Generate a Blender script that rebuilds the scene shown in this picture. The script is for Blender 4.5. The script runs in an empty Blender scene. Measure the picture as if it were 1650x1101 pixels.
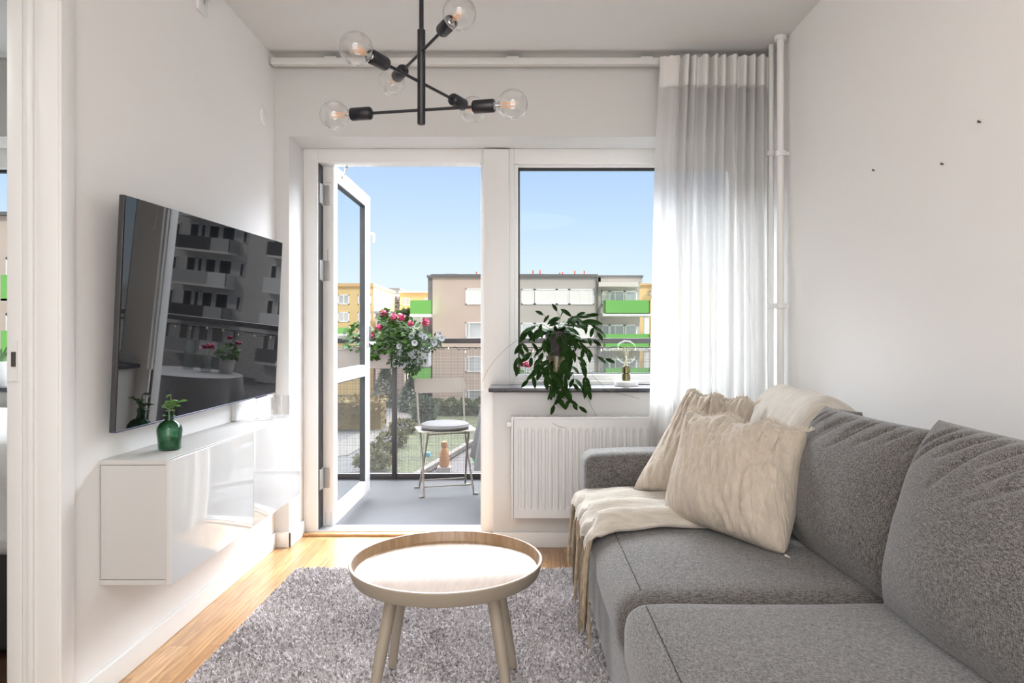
import bpy, bmesh, math, random
import numpy as np
from mathutils import Vector, Matrix, noise
random.seed(7)
RNG = np.random.default_rng(3)
scene = bpy.context.scene
PI = math.pi
# ---------------------------------------------------------------- camera
F, CX, CY, CZ = 1100.0, 842.0, 542.0, 1.077
cam_d = bpy.data.cameras.new('camera'); cam = bpy.data.objects.new('camera', cam_d)
scene.collection.objects.link(cam); scene.camera = cam
cam.location = (0, 0, CZ); cam.rotation_euler = (PI/2, 0, 0)
cam_d.sensor_width = 36; cam_d.lens = 36*F/1650
cam_d.shift_x = -(CX-825)/1650; cam_d.shift_y = -(550.5-CY)/1650
cam_d.clip_end = 800
# ---------------------------------------------------------------- view
vs = scene.view_settings
vs.view_transform = 'Standard'; vs.look = 'None'; vs.gamma = 1; vs.exposure = 0.3; vs.use_curve_mapping = False
# ---------------------------------------------------------------- world sky
w = bpy.data.worlds.new('sky'); scene.world = w; w.use_nodes = True
nt = w.node_tree; nt.nodes.clear()
tc = nt.nodes.new('ShaderNodeTexCoord'); sp = nt.nodes.new('ShaderNodeSeparateXYZ'); rp = nt.nodes.new('ShaderNodeValToRGB')
bg = nt.nodes.new('ShaderNodeBackground'); ow = nt.nodes.new('ShaderNodeOutputWorld')
nt.links.new(tc.outputs['Generated'], sp.inputs[0]); nt.links.new(sp.outputs['Z'], rp.inputs[0])
nt.links.new(rp.outputs[0], bg.inputs[0]); nt.links.new(bg.outputs[0], ow.inputs[0])
SKY = [(0.0, (.55, .55, .53)), (0.01, (.74, .82, .90)), (0.08, (.66, .78, .91)), (0.17, (.50, .66, .88)), (0.26, (.39, .55, .83)),
       (0.33, (.74, .78, .88)), (0.5, (.82, .85, .90)), (1.0, (.82, .85, .90))]
cr = rp.color_ramp
while len(cr.elements) < len(SKY): cr.elements.new(0.5)
for e, (p, c) in zip(cr.elements, SKY): e.position = p; e.color = (*c, 1)
# the open sky high over the courtyard (beyond the balcony) is the bright part of the dome
mz = nt.nodes.new('ShaderNodeMapRange'); mz.interpolation_type = 'SMOOTHSTEP'; mz.inputs[1].default_value = .255; mz.inputs[2].default_value = .46
my = nt.nodes.new('ShaderNodeMapRange'); my.interpolation_type = 'SMOOTHSTEP'; my.inputs[1].default_value = .0; my.inputs[2].default_value = .5
nt.links.new(sp.outputs['Z'], mz.inputs[0]); nt.links.new(sp.outputs['Y'], my.inputs[0])
mm_ = nt.nodes.new('ShaderNodeMath'); mm_.operation = 'MULTIPLY'; nt.links.new(mz.outputs[0], mm_.inputs[0]); nt.links.new(my.outputs[0], mm_.inputs[1])
ma_ = nt.nodes.new('ShaderNodeMath'); ma_.operation = 'MULTIPLY_ADD'; ma_.inputs[1].default_value = 24.0; ma_.inputs[2].default_value = 1.0
nt.links.new(mm_.outputs[0], ma_.inputs[0]); nt.links.new(ma_.outputs[0], bg.inputs[1])
# ---------------------------------------------------------------- lights
def light(name, kind, loc, rot, energy, color=(1, 1, 1), **kw):
    d = bpy.data.lights.new(name, kind); d.energy = energy; d.color = color
    for k, v in kw.items(): setattr(d, k, v)
    o = bpy.data.objects.new(name, d); scene.collection.objects.link(o); o.location = loc; o.rotation_euler = rot
    return o
def aim(v): return Vector(v).to_track_quat('-Z', 'Y').to_euler()
light('sun', 'SUN', (0, 0, 30), aim((-.42, .80, -.62)), 1.35, (1, .95, .86), angle=.01)
# unseen fill lights, added behind the camera to brighten the interior
light('rear_fill', 'AREA', (0, -1.8, 1.22), (PI/2, 0, 0), 36, (.985, .99, 1), shape='RECTANGLE', size=2.4, size_y=2.3)
light('overhead_fill', 'AREA', (0.0, -.75, 2.46), (0, 0, 0), 33, (.985, .99, 1), shape='DISK', size=1.3)
light('bedroom_area_light', 'AREA', (-2.6, 1.2, 2.4), (0, 0, 0), 14, (1, .98, .95), shape='RECTANGLE', size=.8, size_y=.8)  # area light under the bedroom ceiling, no fixture modelled
for px_, w__, z_, h__ in ((-.67, .9, 1.02, 2.0), (.55, 1.16, 1.43, 1.15), (-2.8, 1.7, 1.43, 1.15)):
    o_ = light('window_portal', 'AREA', (px_, 3.835, z_), (-PI/2, 0, 0), 1, shape='RECTANGLE', size=w__, size_y=h__); o_.data.cycles.is_portal = True
# ---------------------------------------------------------------- helpers
def P(px, py, d): return Vector(((px-CX)*d/F, d, CZ-(py-CY)*d/F))
MATS = {}
def new_mat(name):
    m = bpy.data.materials.new(name); m.use_nodes = True
    n = m.node_tree.nodes; return m, n, m.node_tree.links, n['Principled BSDF']
def mat(name, col, rough=.5, metal=0, spec=.5, bump=None, var=None, coat=0, sheen=0, emit=None, trans=0):
    """plain procedural material: base colour with noise variation var=(scale, amount[, stretch]) and bump=(scale, strength)"""
    if name in MATS: return MATS[name]
    m, n, l, b = new_mat(name); MATS[name] = m
    b.inputs['Base Color'].default_value = (*col, 1); b.inputs['Roughness'].default_value = rough
    b.inputs['Metallic'].default_value = metal; b.inputs['Specular IOR Level'].default_value = spec
    b.inputs['Coat Weight'].default_value = coat; b.inputs['Sheen Weight'].default_value = sheen
    b.inputs['Transmission Weight'].default_value = trans
    if emit: b.inputs['Emission Color'].default_value = (*emit[0], 1); b.inputs['Emission Strength'].default_value = emit[1]
    t = n.new('ShaderNodeTexCoord')
    if var:
        mp = n.new('ShaderNodeMapping'); l.new(t.outputs['Object'], mp.inputs[0])
        if len(var) > 2: mp.inputs['Scale'].default_value = var[2]
        nz = n.new('ShaderNodeTexNoise'); nz.inputs['Scale'].default_value = var[0]; nz.inputs['Detail'].default_value = 4
        l.new(mp.outputs[0], nz.inputs[0])
        r = n.new('ShaderNodeValToRGB'); l.new(nz.outputs[0], r.inputs[0])
        a = var[1]; r.color_ramp.elements[0].position = .3; r.color_ramp.elements[1].position = .7
        r.color_ramp.elements[0].color = (*[c*(1-a) for c in col], 1); r.color_ramp.elements[1].color = (*[min(1, c*(1+a)) for c in col], 1)
        l.new(r.outputs[0], b.inputs['Base Color'])
    if bump:
        nz = n.new('ShaderNodeTexNoise'); nz.inputs['Scale'].default_value = bump[0]; nz.inputs['Detail'].default_value = 3
        l.new(t.outputs['Object'], nz.inputs[0])
        bp = n.new('ShaderNodeBump'); bp.inputs['Strength'].default_value = bump[1]; bp.inputs['Distance'].default_value = bump[2] if len(bump) > 2 else .002
        l.new(nz.outputs[0], bp.inputs['Height']); l.new(bp.outputs[0], b.inputs['Normal'])
    return m
def facing_refl(n, l, k=1.0):
    lw = n.new('ShaderNodeLayerWeight'); lw.inputs[0].default_value = .5
    pw = n.new('ShaderNodeMath'); pw.operation = 'POWER'; pw.inputs[1].default_value = 4.0; l.new(lw.outputs['Facing'], pw.inputs[0])
    mu = n.new('ShaderNodeMath'); mu.operation = 'MULTIPLY_ADD'; mu.inputs[1].default_value = .7*k; mu.inputs[2].default_value = .04*k; mu.use_clamp = True
    l.new(pw.outputs[0], mu.inputs[0]); return mu
def thin_glass(name, tint=(1, 1, 1), refl=1.0, rough=0.0, edge=1.45):
    if name in MATS: return MATS[name]
    m, n, l, b = new_mat(name); MATS[name] = m; n.remove(b)
    o = n['Material Output']; tr = n.new('ShaderNodeBsdfTransparent'); tr.inputs[0].default_value = (*tint, 1)
    g = n.new('ShaderNodeBsdfGlossy'); g.inputs['Roughness'].default_value = rough
    mu = facing_refl(n, l, refl)
    mx = n.new('ShaderNodeMixShader'); l.new(mu.outputs[0], mx.inputs[0]); l.new(tr.outputs[0], mx.inputs[1]); l.new(g.outputs[0], mx.inputs[2])
    l.new(mx.outputs[0], o.inputs[0]); return m
ORG = {}
def smooth(o, ang=40):
    me = o.data; me.shade_smooth()
    try: me.set_sharp_from_angle(angle=math.radians(ang))
    except Exception: pass
def make(name, bm, m, parent=None, label=None, cat=None, group=None, kind=None, sm=40, origin=None):
    """link a bmesh (or mesh data) given in WORLD coordinates as one object, its origin at its own base or at its parent's origin"""
    if isinstance(bm, bmesh.types.BMesh):
        me = bpy.data.meshes.new(name); bm.normal_update(); bm.to_mesh(me); bm.free()
    else: me = bm
    n = len(me.vertices); co = np.empty(n*3); me.vertices.foreach_get('co', co); co = co.reshape(-1, 3)
    if origin is None:
        lo, hi = co.min(0), co.max(0); origin = Vector(((lo[0]+hi[0])/2, (lo[1]+hi[1])/2, lo[2]))
    origin = Vector(origin)
    co = co-np.array(origin); me.vertices.foreach_set('co', co.ravel()); me.update()
    if m:
        for mm in (m if isinstance(m, (list, tuple)) else [m]): me.materials.append(mm)
    o = bpy.data.objects.new(name, me); scene.collection.objects.link(o); ORG[o.name] = origin
    if parent is not None:
        o.parent = parent; o.location = origin-ORG[parent.name]
    else: o.location = origin
    tag(o, label, cat, group, kind)
    if sm: smooth(o, sm)
    return o
def tag(o, label=None, cat=None, group=None, kind=None):
    for k, v in (('label', label), ('category', cat), ('group', group), ('kind', kind)):
        if v: o[k] = v
    return o
def thing(name, loc, label=None, cat=None, group=None, kind=None):
    o = bpy.data.objects.new(name, None); scene.collection.objects.link(o); o.location = loc; ORG[o.name] = Vector(loc)
    o.empty_display_size = .1
    return tag(o, label, cat, group, kind)
def B(): return bmesh.new()
def box(bm, x0, x1, y0, y1, z0, z1, bev=0, M=None):
    r = bmesh.ops.create_cube(bm, size=1)
    vs_ = r['verts']
    for v in vs_:
        v.co = Vector((x0+(v.co.x+.5)*(x1-x0), y0+(v.co.y+.5)*(y1-y0), z0+(v.co.z+.5)*(z1-z0)))
    if bev:
        es = list({e for v in vs_ for e in v.link_edges})
        r2 = bmesh.ops.bevel(bm, geom=es, offset=bev, segments=3, affect='EDGES', profile=.5)
        vs_ = list({v for f in r2['faces'] for v in f.verts} | {v for v in vs_ if v.is_valid})
    if M is not None:
        for v in vs_: v.co = M @ v.co
    return vs_
def bxs(name, boxes, m, parent=None, bev=0, **kw):
    bm = B()
    for b in boxes: box(bm, *b, bev=bev)
    return make(name, bm, m, parent, **kw)
def frames(pts):
    out = []; up = Vector((0, 0, 1)); n = len(pts); prev = None
    for i in range(n):
        t = (pts[min(i+1, n-1)]-pts[max(i-1, 0)]); t = t.normalized() if t.length > 1e-9 else Vector((0, 0, 1))
        if prev is None:
            a = up if abs(t.z) < .9 else Vector((1, 0, 0)); u = t.cross(a).normalized()
        else:
            u = prev-t*prev.dot(t); u = u.normalized() if u.length > 1e-6 else t.orthogonal().normalized()
        prev = u; out.append((t, u, t.cross(u)))
    return out
def tube(bm, pts, r, seg=8, caps=True):
    pts = [Vector(p) for p in pts]; rs = r if isinstance(r, (list, tuple)) else [r]*len(pts)
    rings = []
    for p, rr, (t, u, v) in zip(pts, rs, frames(pts)):
        rings.append([bm.verts.new(p+(u*math.cos(2*PI*k/seg)+v*math.sin(2*PI*k/seg))*rr) for k in range(seg)])
    for a, b in zip(rings, rings[1:]):
        for k in range(seg): bm.faces.new((a[k], a[(k+1) % seg], b[(k+1) % seg], b[k]))
    if caps: bm.faces.new(rings[0][::-1]); bm.faces.new(rings[-1])
def lathe(bm, prof, c, seg=32, axis=None, closed=False):
    """prof: list of (r, h) along axis from point c"""
    c = Vector(c); ax = Vector(axis or (0, 0, 1)).normalized(); u = ax.orthogonal().normalized(); v = ax.cross(u)
    rings = []
    for r, h in prof:
        if r < 1e-6: rings.append([bm.verts.new(c+ax*h)])
        else: rings.append([bm.verts.new(c+ax*h+(u*math.cos(2*PI*k/seg)+v*math.sin(2*PI*k/seg))*r) for k in range(seg)])
    prs = list(zip(rings, rings[1:])) + ([(rings[-1], rings[0])] if closed else [])
    for a, b in prs:
        for k in range(seg):
            k2 = (k+1) % seg
            if len(a) == 1 and len(b) == 1: continue
            if len(a) == 1: bm.faces.new((a[0], b[k2], b[k]))
            elif len(b) == 1: bm.faces.new((a[k], a[k2], b[0]))
            else: bm.faces.new((a[k], a[k2], b[k2], b[k]))
def prism(bm, poly, z0, z1, M=None, axis='z'):
    """extrude a 2D outline"""
    def pt(a, b, h): return Vector((a, b, h)) if axis == 'z' else (Vector((a, h, b)) if axis == 'y' else Vector((h, a, b)))
    lo = [bm.verts.new(pt(a, b, z0)) for a, b in poly]; hi = [bm.verts.new(pt(a, b, z1)) for a, b in poly]
    n = len(poly)
    fs = [bm.faces.new(lo[::-1]), bm.faces.new(hi)] + [bm.faces.new((lo[i], lo[(i+1) % n], hi[(i+1) % n], hi[i])) for i in range(n)]
    if M is not None:
        for v in lo+hi: v.co = M @ v.co
    bmesh.ops.recalc_face_normals(bm, faces=fs)
def grid(bm, fn, nu, nv, wrap=False):
    g = [[bm.verts.new(fn(i/nu, j/nv)) for j in range(nv+1)] for i in range(nu+1)]
    for i in range(nu):
        for j in range(nv): bm.faces.new((g[i][j], g[i+1][j], g[i+1][j+1], g[i][j+1]))
    return g
def soft_box(bm, h, r, fn=None, M=None, n=14):
    """rounded box of half sizes h, radius r; fn(p) may displace a point (local)"""
    def samples(hh):
        a = [-hh+r*(1-math.cos(t*PI/2/4)) if t else -hh for t in range(5)]
        m_ = [(-hh+r)+(2*(hh-r))*k/n for k in range(1, n)]
        return a+m_+[-q for q in reversed(a)]
    S = [samples(x) for x in h]; seen = {}
    def vert(p):
        k = (round(p[0], 5), round(p[1], 5), round(p[2], 5))
        if k not in seen:
            q = Vector([max(-(h[i]-r), min(h[i]-r, p[i])) for i in range(3)]); d = Vector(p)-q
            w_ = q+d.normalized()*r if d.length > 1e-9 else Vector(p)
            if fn: w_ = fn(w_)
            seen[k] = bm.verts.new(M @ w_ if M is not None else w_)
        return seen[k]
    for ax in range(3):
        u, v = [(1, 2), (2, 0), (0, 1)][ax]
        for sgn in (-1, 1):
            for i in range(len(S[u])-1):
                for j in range(len(S[v])-1):
                    q = []
                    for a, b in ((i, j), (i+1, j), (i+1, j+1), (i, j+1)):
                        p = [0, 0, 0]; p[ax] = sgn*h[ax]; p[u] = S[u][a]; p[v] = S[v][b]; q.append(vert(tuple(p)))
                    if sgn < 0: q.reverse()
                    bm.faces.new(q)
def pillow(bm, W, H, T, M, n=56, wr=None, pinch=.06, pw=.42):
    """stuffed cushion in local XY plane, thickness along Z; wr(u,v,side)->extra thickness"""
    def P3(i, j, s):
        u = -1+2*i/n; v = -1+2*j/n
        t = T/2*(max(0, 1-abs(u)**2.4)**pw)*(max(0, 1-abs(v)**2.4)**pw)
        if wr and t > 1e-6: t += wr(u, v, s)*min(1, t/(T*.25))
        x = u*W/2*(1-pinch*(1-abs(u)**6)*0-pinch*(1-v*v)*abs(u)**3*-1*0 - pinch*(1-v*v)*1.0*abs(u)); y = v*H/2*(1-pinch*(1-u*u)*abs(v))
        return M @ Vector((x, y, s*t))
    top = [[bm.verts.new(P3(i, j, 1)) for j in range(n+1)] for i in range(n+1)]
    bot = [[top[i][j] if i in (0, n) or j in (0, n) else bm.verts.new(P3(i, j, -1)) for j in range(n+1)] for i in range(n+1)]
    for i in range(n):
        for j in range(n):
            bm.faces.new((top[i][j], top[i+1][j], top[i+1][j+1], top[i][j+1]))
            q = (bot[i][j], bot[i][j+1], bot[i+1][j+1], bot[i+1][j])
            if len(set(q)) == 4:
                try: bm.faces.new(q)
                except ValueError: pass
def basis(o, x, y, z=None):
    x = Vector(x).normalized(); y = (Vector(y)-x*Vector(y).dot(x)).normalized(); z = x.cross(y)
    return Matrix(((x.x, y.x, z.x, o[0]), (x.y, y.y, z.y, o[1]), (x.z, y.z, z.z, o[2]), (0, 0, 0, 1)))
def leaf(bm, base, d, nrm, L, W, curl=.25, seg=5, fold=.15):
    d = Vector(d).normalized(); nrm = Vector(nrm); s = d.cross(nrm)
    s = s.normalized() if s.length > 1e-6 else d.orthogonal().normalized(); nrm = s.cross(d).normalized()
    rows = []
    for i in range(seg+1):
        t = i/seg; wd = W/2*math.sin(PI*min(1, t*.97+.02))**.75 if 0 < t < 1 else 0
        c = Vector(base)+d*(L*t)-nrm*(curl*L*t*t)
        if wd < 1e-6: rows.append([bm.verts.new(c)])
        else: rows.append([bm.verts.new(c-s*wd+nrm*(fold*wd)), bm.verts.new(c), bm.verts.new(c+s*wd+nrm*(fold*wd))])
    for a, b in zip(rows, rows[1:]):
        if len(a) == 1: bm.faces.new((a[0], b[1], b[0])); bm.faces.new((a[0], b[2], b[1]))
        elif len(b) == 1: bm.faces.new((a[0], a[1], b[0])); bm.faces.new((a[1], a[2], b[0]))
        else: bm.faces.new((a[0], a[1], b[1], b[0])); bm.faces.new((a[1], a[2], b[2], b[1]))
def bez(p0, p1, p2, p3, n=10):
    p0, p1, p2, p3 = map(Vector, (p0, p1, p2, p3))
    return [p0*(1-t)**3+p1*3*t*(1-t)**2+p2*3*t*t*(1-t)+p3*t**3 for t in [i/n for i in range(n+1)]]
def copy_tree(o, parent=None):
    c = o.copy(); scene.collection.objects.link(c); c.parent = parent
    for ch in [x for x in scene.objects if x.parent == o]: copy_tree(ch, c)
    return c
# ---------------------------------------------------------------- materials
WBACK = mat('shaded_wall_paint', (.68, .672, .655), .6, spec=.2, bump=(180, .08, .001))  # wall paint darkened: the backlit wall's shade is put into the colour
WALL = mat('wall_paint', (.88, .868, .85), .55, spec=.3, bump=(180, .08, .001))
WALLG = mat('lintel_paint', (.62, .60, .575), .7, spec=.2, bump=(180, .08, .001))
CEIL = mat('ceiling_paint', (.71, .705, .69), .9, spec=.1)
TRIM = mat('white_lacquer', (.82, .815, .80), .35)
PLAST = mat('white_plastic', (.80, .80, .79), .4)
BLACK = mat('black_gasket', (.01, .01, .012), .5)
BLKMET = mat('black_metal', (.012, .012, .018), .35, metal=0, spec=.5)
STEEL = mat('brushed_steel', (.55, .55, .55), .3, metal=1)
PANE = thin_glass('window_glass', (.97, .985, .98), .06)
def oak_floor():
    m, n, l, b = new_mat('oak_parquet'); t = n.new('ShaderNodeTexCoord')
    mp = n.new('ShaderNodeMapping'); mp.inputs['Rotation'].default_value = (0, 0, PI/2); l.new(t.outputs['Object'], mp.inputs[0])
    br = n.new('ShaderNodeTexBrick'); l.new(mp.outputs[0], br.inputs[0])
    br.inputs['Scale'].default_value = 1; br.inputs['Brick Width'].default_value = .62; br.inputs['Row Height'].default_value = .068
    br.inputs['Mortar Size'].default_value = .0007; br.offset = .37; br.inputs['Bias'].default_value = 0
    br.inputs['Color1'].default_value = (.50, .27, .115, 1); br.inputs['Color2'].default_value = (.70, .43, .20, 1); br.inputs['Mortar'].default_value = (.22, .11, .045, 1)
    mp2 = n.new('ShaderNodeMapping'); mp2.inputs['Scale'].default_value = (14, 1.1, 1); l.new(t.outputs['Object'], mp2.inputs[0])
    nz = n.new('ShaderNodeTexNoise'); nz.inputs['Scale'].default_value = 4.5; nz.inputs['Detail'].default_value = 6; nz.inputs['Distortion'].default_value = 1.4; l.new(mp2.outputs[0], nz.inputs[0])
    wv = n.new('ShaderNodeTexWave'); wv.inputs['Scale'].default_value = 5; wv.inputs['Distortion'].default_value = 9; wv.inputs['Detail'].default_value = 2; wv.inputs['Detail Scale'].default_value=.6
    mp3 = n.new('ShaderNodeMapping'); mp3.inputs['Scale'].default_value = (3, .5, 1); l.new(t.outputs['Object'], mp3.inputs[0]); l.new(mp3.outputs[0], wv.inputs[0])
    r = n.new('ShaderNodeValToRGB'); r.color_ramp.elements[0].position = .3; r.color_ramp.elements[1].position = .68
    r.color_ramp.elements[0].color = (.66, .60, .55, 1); r.color_ramp.elements[1].color = (1.0, 1, 1, 1); l.new(nz.outputs[0], r.inputs[0])
    r2 = n.new('ShaderNodeValToRGB'); r2.color_ramp.elements[0].color = (.74, .69, .64, 1); r2.color_ramp.elements[1].position = .35; l.new(wv.outputs[0], r2.inputs[0])
    m1 = n.new('ShaderNodeMix'); m1.data_type = 'RGBA'; m1.blend_type = 'MULTIPLY'; m1.inputs[0].default_value = 1
    l.new(br.outputs[0], m1.inputs[6]); l.new(r.outputs[0], m1.inputs[7])
    m2 = n.new('ShaderNodeMix'); m2.data_type = 'RGBA'; m2.blend_type = 'MULTIPLY'; m2.inputs[0].default_value = .6
    l.new(m1.outputs[2], m2.inputs[6]); l.new(r2.outputs[0], m2.inputs[7]); l.new(m2.outputs[2], b.inputs['Base Color'])
    b.inputs['Roughness'].default_value = .33; b.inputs['Coat Weight'].default_value = .3; b.inputs['Coat Roughness'].default_value = .2
    return m
OAKF = oak_floor()
# ---------------------------------------------------------------- room shell   (y = distance from the camera)
XL, XR, YW, YD, H = -1.265, 1.26, 3.486, 3.71, 2.5
S = dict(kind='structure')
YR = -1.9
bxs('floor', [(-1.385, XR+.12, YR, YW, -.12, 0), (-1.185, -.149, YW, YD, -.12, 0)], OAKF, **S)
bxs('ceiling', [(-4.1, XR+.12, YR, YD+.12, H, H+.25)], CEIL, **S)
bxs('wall_right', [(XR, XR+.12, YR, YD+.14, -.1, H)], WALL, **S)
bxs('wall_left', [(-1.385, XL, 1.862, YD+.14, -.1, H), (-1.385, XL, .93, 1.862, 2.06, H), (-1.385, XL, YR, .93, -.1, H)], WALL, **S)
bxs('wall_rear', [(-4.1, XR+.12, YR-.1, YR, -.1, H)], WALL, **S)
RX = 1.2
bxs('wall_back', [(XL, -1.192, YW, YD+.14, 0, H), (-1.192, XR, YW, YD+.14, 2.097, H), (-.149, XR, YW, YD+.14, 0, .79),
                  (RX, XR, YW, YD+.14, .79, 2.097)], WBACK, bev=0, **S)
bxs('baseboard_left', [(XL, XL+.012, 1.87, YW, 0, .078)], TRIM, bev=.003, **S)
bxs('baseboard_right', [(XR-.012, XR, YR, YW, 0, .078)], TRIM, bev=.003, **S)
bxs('baseboard_back', [(XL, -1.180, YW-.012, YW, 0, .078), (-1.192, -1.180, YW-.012, YD-.005, 0, .078), (-.149, XR, YW-.012, YW, 0, .078)], TRIM, bev=.003, **S)
bxs('trim_1', [(-1.18, -.15, YD-.045, YD+.0, .0, .014)], mat('oak_threshold', (.50, .29, .13), .4, var=(20, .2, (1, 12, 1))), bev=.004, **S)
# doorway between the rooms, its jamb seen end-on at the left of the picture
jm = thing('door_2', (-1.325, 1.86, 0), **S)
bxs('door_frame', [(-1.392, -1.353, 1.842, 1.862, 0, 2.06), (-1.353, -1.335, 1.848, 1.862, 0, 2.06), (-1.335, -1.322, 1.838, 1.862, 0, 2.06), (-1.322, -1.258, 1.848, 1.862, 0, 2.06),
                   (-1.392, -1.258, .93, 1.862, 2.03, 2.06), (-1.392, -1.258, .93, .95, 0, 2.06)], TRIM, jm, bev=.002)
bxs('casing', [(-1.266, -1.252, 1.852, 1.91, 0, 2.12), (-1.266, -1.252, .87, 1.91, 2.05, 2.12)], TRIM, jm, bev=.003)
bm = B(); box(bm, -1.383, -1.361, 1.838, 1.843, .955, 1.065); st = make('strike_plate', bm, PLAST, jm)
bxs('latch_hole', [(-1.376, -1.364, 1.836, 1.840, .995, 1.035)], mat('dark_latch', (.16, .15, .13), .4, metal=.6), st)
# window wall joinery (plane of the window)
d1 = thing('door_1', (-.67, YD, 0), **S)
OX0, OX1, OT = -1.113, -.2226, 2.022
bxs('door_frame', [(-1.192, OX0, YD, YD+.07, .014, 2.097), (OX0, OX1, YD, YD+.1, OT, 2.097), (OX1, -.14, YD, YD+.1, 0.014, 2.097)], TRIM, d1, bev=.003)
bxs('threshold', [(OX0, OX1, YD-.002, YD+.11, -.03, .022)], mat('aluminium_threshold', (.62, .63, .65), .35, metal=.7), d1, bev=.003)
bxs('gasket', [(-1.165, -1.1165, 3.782, 3.799, .02, 2.045), (OX0-.002, OX0+.0035, YD+.010, YD+.088, .024, OT-.002)], BLACK, d1)
bxs('strike_rail', [(OX1-.006, OX1+.002, YD+.02, YD+.09, .03, 2.02)], TRIM, d1, bev=.002)
# the open leaf
LX0, LX1, LY0, LY1, LZ0, LZ1 = -1.116, -1.05, 3.80, 4.70, .02, 2.035
lf = bxs('door_leaf', [(LX0, LX1, LY0, LY0+.075, LZ0, LZ1), (-1.088, LX1, LY1-.13, LY1, LZ0, LZ1), (-1.088, LX1, LY0+.075, LY1-.13, LZ1-.085, LZ1),
                       (-1.088, LX1, LY0+.075, LY1-.13, LZ0, LZ0+.085), (-1.088, LX1, LY0+.075, LY1-.13, .81, .885)], TRIM, d1, bev=.003)
bxs('glass_gasket', [(-1.089, LX1-.004, LY1-.134, LY1-.1295, .105, .81), (-1.089, LX1-.004, LY1-.134, LY1-.1295, .885, 1.95), (-1.089, LX1-.004, LY0+.075, LY1-.13, .805, .811),
                     (-1.089, LX1-.004, LY0+.075, LY1-.13, 1.945, 1.951)], BLACK, lf)
bxs('pane', [(-1.0625, -1.0585, LY0+.07, LY1-.1345, .10, .815)], PANE, lf)
bxs('pane', [(-1.0625, -1.0585, LY0+.07, LY1-.1345, .88, 1.955)], PANE, lf)
bxs('lock_groove', [(LX0+.03, LX0+.034, LY0-.0015, LY0+.001, 1.42, 1.56), (LX0+.02, LX0+.052, LY0-.0015, LY0+.001, 1.93, 1.932), (LX0+.02, LX0+.022, LY0-.0015, LY0+.001, .03, .10), (LX0+.05, LX0+.052, LY0-.0015, LY0+.001, .03, .10)], mat('grey_groove', (.45, .45, .44), .6), lf)
bm = B(); tube(bm, [P(597, 377, 4.66), P(601, 377, 4.62), P(603, 379, 4.58), P(602, 392, 4.57)], .008, 8); make('latch_hook', bm, STEEL, lf)
bm = B(); box(bm, -1.05, -1.035, 4.60, 4.66, 1.0, 1.15, .004); tube(bm, [(-1.04, 4.63, 1.03), (-1.0, 4.63, 1.03), (-.995, 4.61, 1.03), (-.995, 4.53, 1.03)], .009, 10); make('door_handle', bm, STEEL, lf)
for zc in (1.86, 1.44, .29):
    bm = B(); box(bm, -1.114, -1.104, 3.725, 3.790, zc-.055, zc+.055, .003); box(bm, -1.112, -1.074, 3.788, 3.7985, zc-.055, zc+.055, .003)
    lathe(bm, [(0, zc-.065), (.008, zc-.06), (.008, zc+.06), (0, zc+.065)], (-1.110, 3.780, 0), 12); make('hinge', bm, mat('zinc', (.34, .34, .33), .4, metal=.3), d1)
bm = B(); tube(bm, [(-.98, YD+.09, 2.018), (-1.02, 3.9, 2.0), (-1.075, 4.05, 2.005)], .007, 8); make('door_stay', bm, STEEL, d1)
# window frame
WX0, WX1, WZ0, WZ1 = -.024, 1.13, .868, 2.0
w1 = thing('window_1', (.55, YD, .8), **S)
bxs('window_frame', [(-.074, -.045, YD, YD+.1, .79, 2.097), (-.045, RX, YD, YD+.1, 2.015, 2.097), (-.045, RX, YD, YD+.1, .79, .835), (1.15, RX, YD, YD+.1, .79, 2.097)], TRIM, w1, bev=.003)
sa = bxs('window_sash', [(-.045, WX0, YD+.02, YD+.09, .835, 2.015), (WX1, 1.15, YD+.02, YD+.09, .835, 2.015), (WX0, WX1, YD+.02, YD+.09, WZ1, 2.015), (WX0, WX1, YD+.02, YD+.09, .835, WZ0)], TRIM, w1, bev=.003)
bxs('glass_gasket', [(WX0, WX0+.009, YD+.03, YD+.06, WZ0, WZ1), (WX0, WX1, YD+.03, YD+.06, WZ1-.012, WZ1), (WX0, WX1, YD+.03, YD+.06, WZ0, WZ0+.006)], BLACK, sa)
bxs('pane', [(WX0, WX1, YD+.045, YD+.049, WZ0, WZ1)], PANE, sa)
bxs('window_post', [(-.212, -.074, YD-.02, YD+.1, .79, 2.09)], TRIM, w1, bev=.003)
bxs('door_post', [(-.2226, -.14, YD-.01, YD+.1, 0.0, .79)], TRIM, d1, bev=.002)
SILL = mat('dark_stone', (.045, .045, .055), .22, var=(60, .3))
bxs('window_sill', [(-.172, 1.2, 3.44, YD+.005, .795, .816)], SILL, w1, bev=.002)
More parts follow.
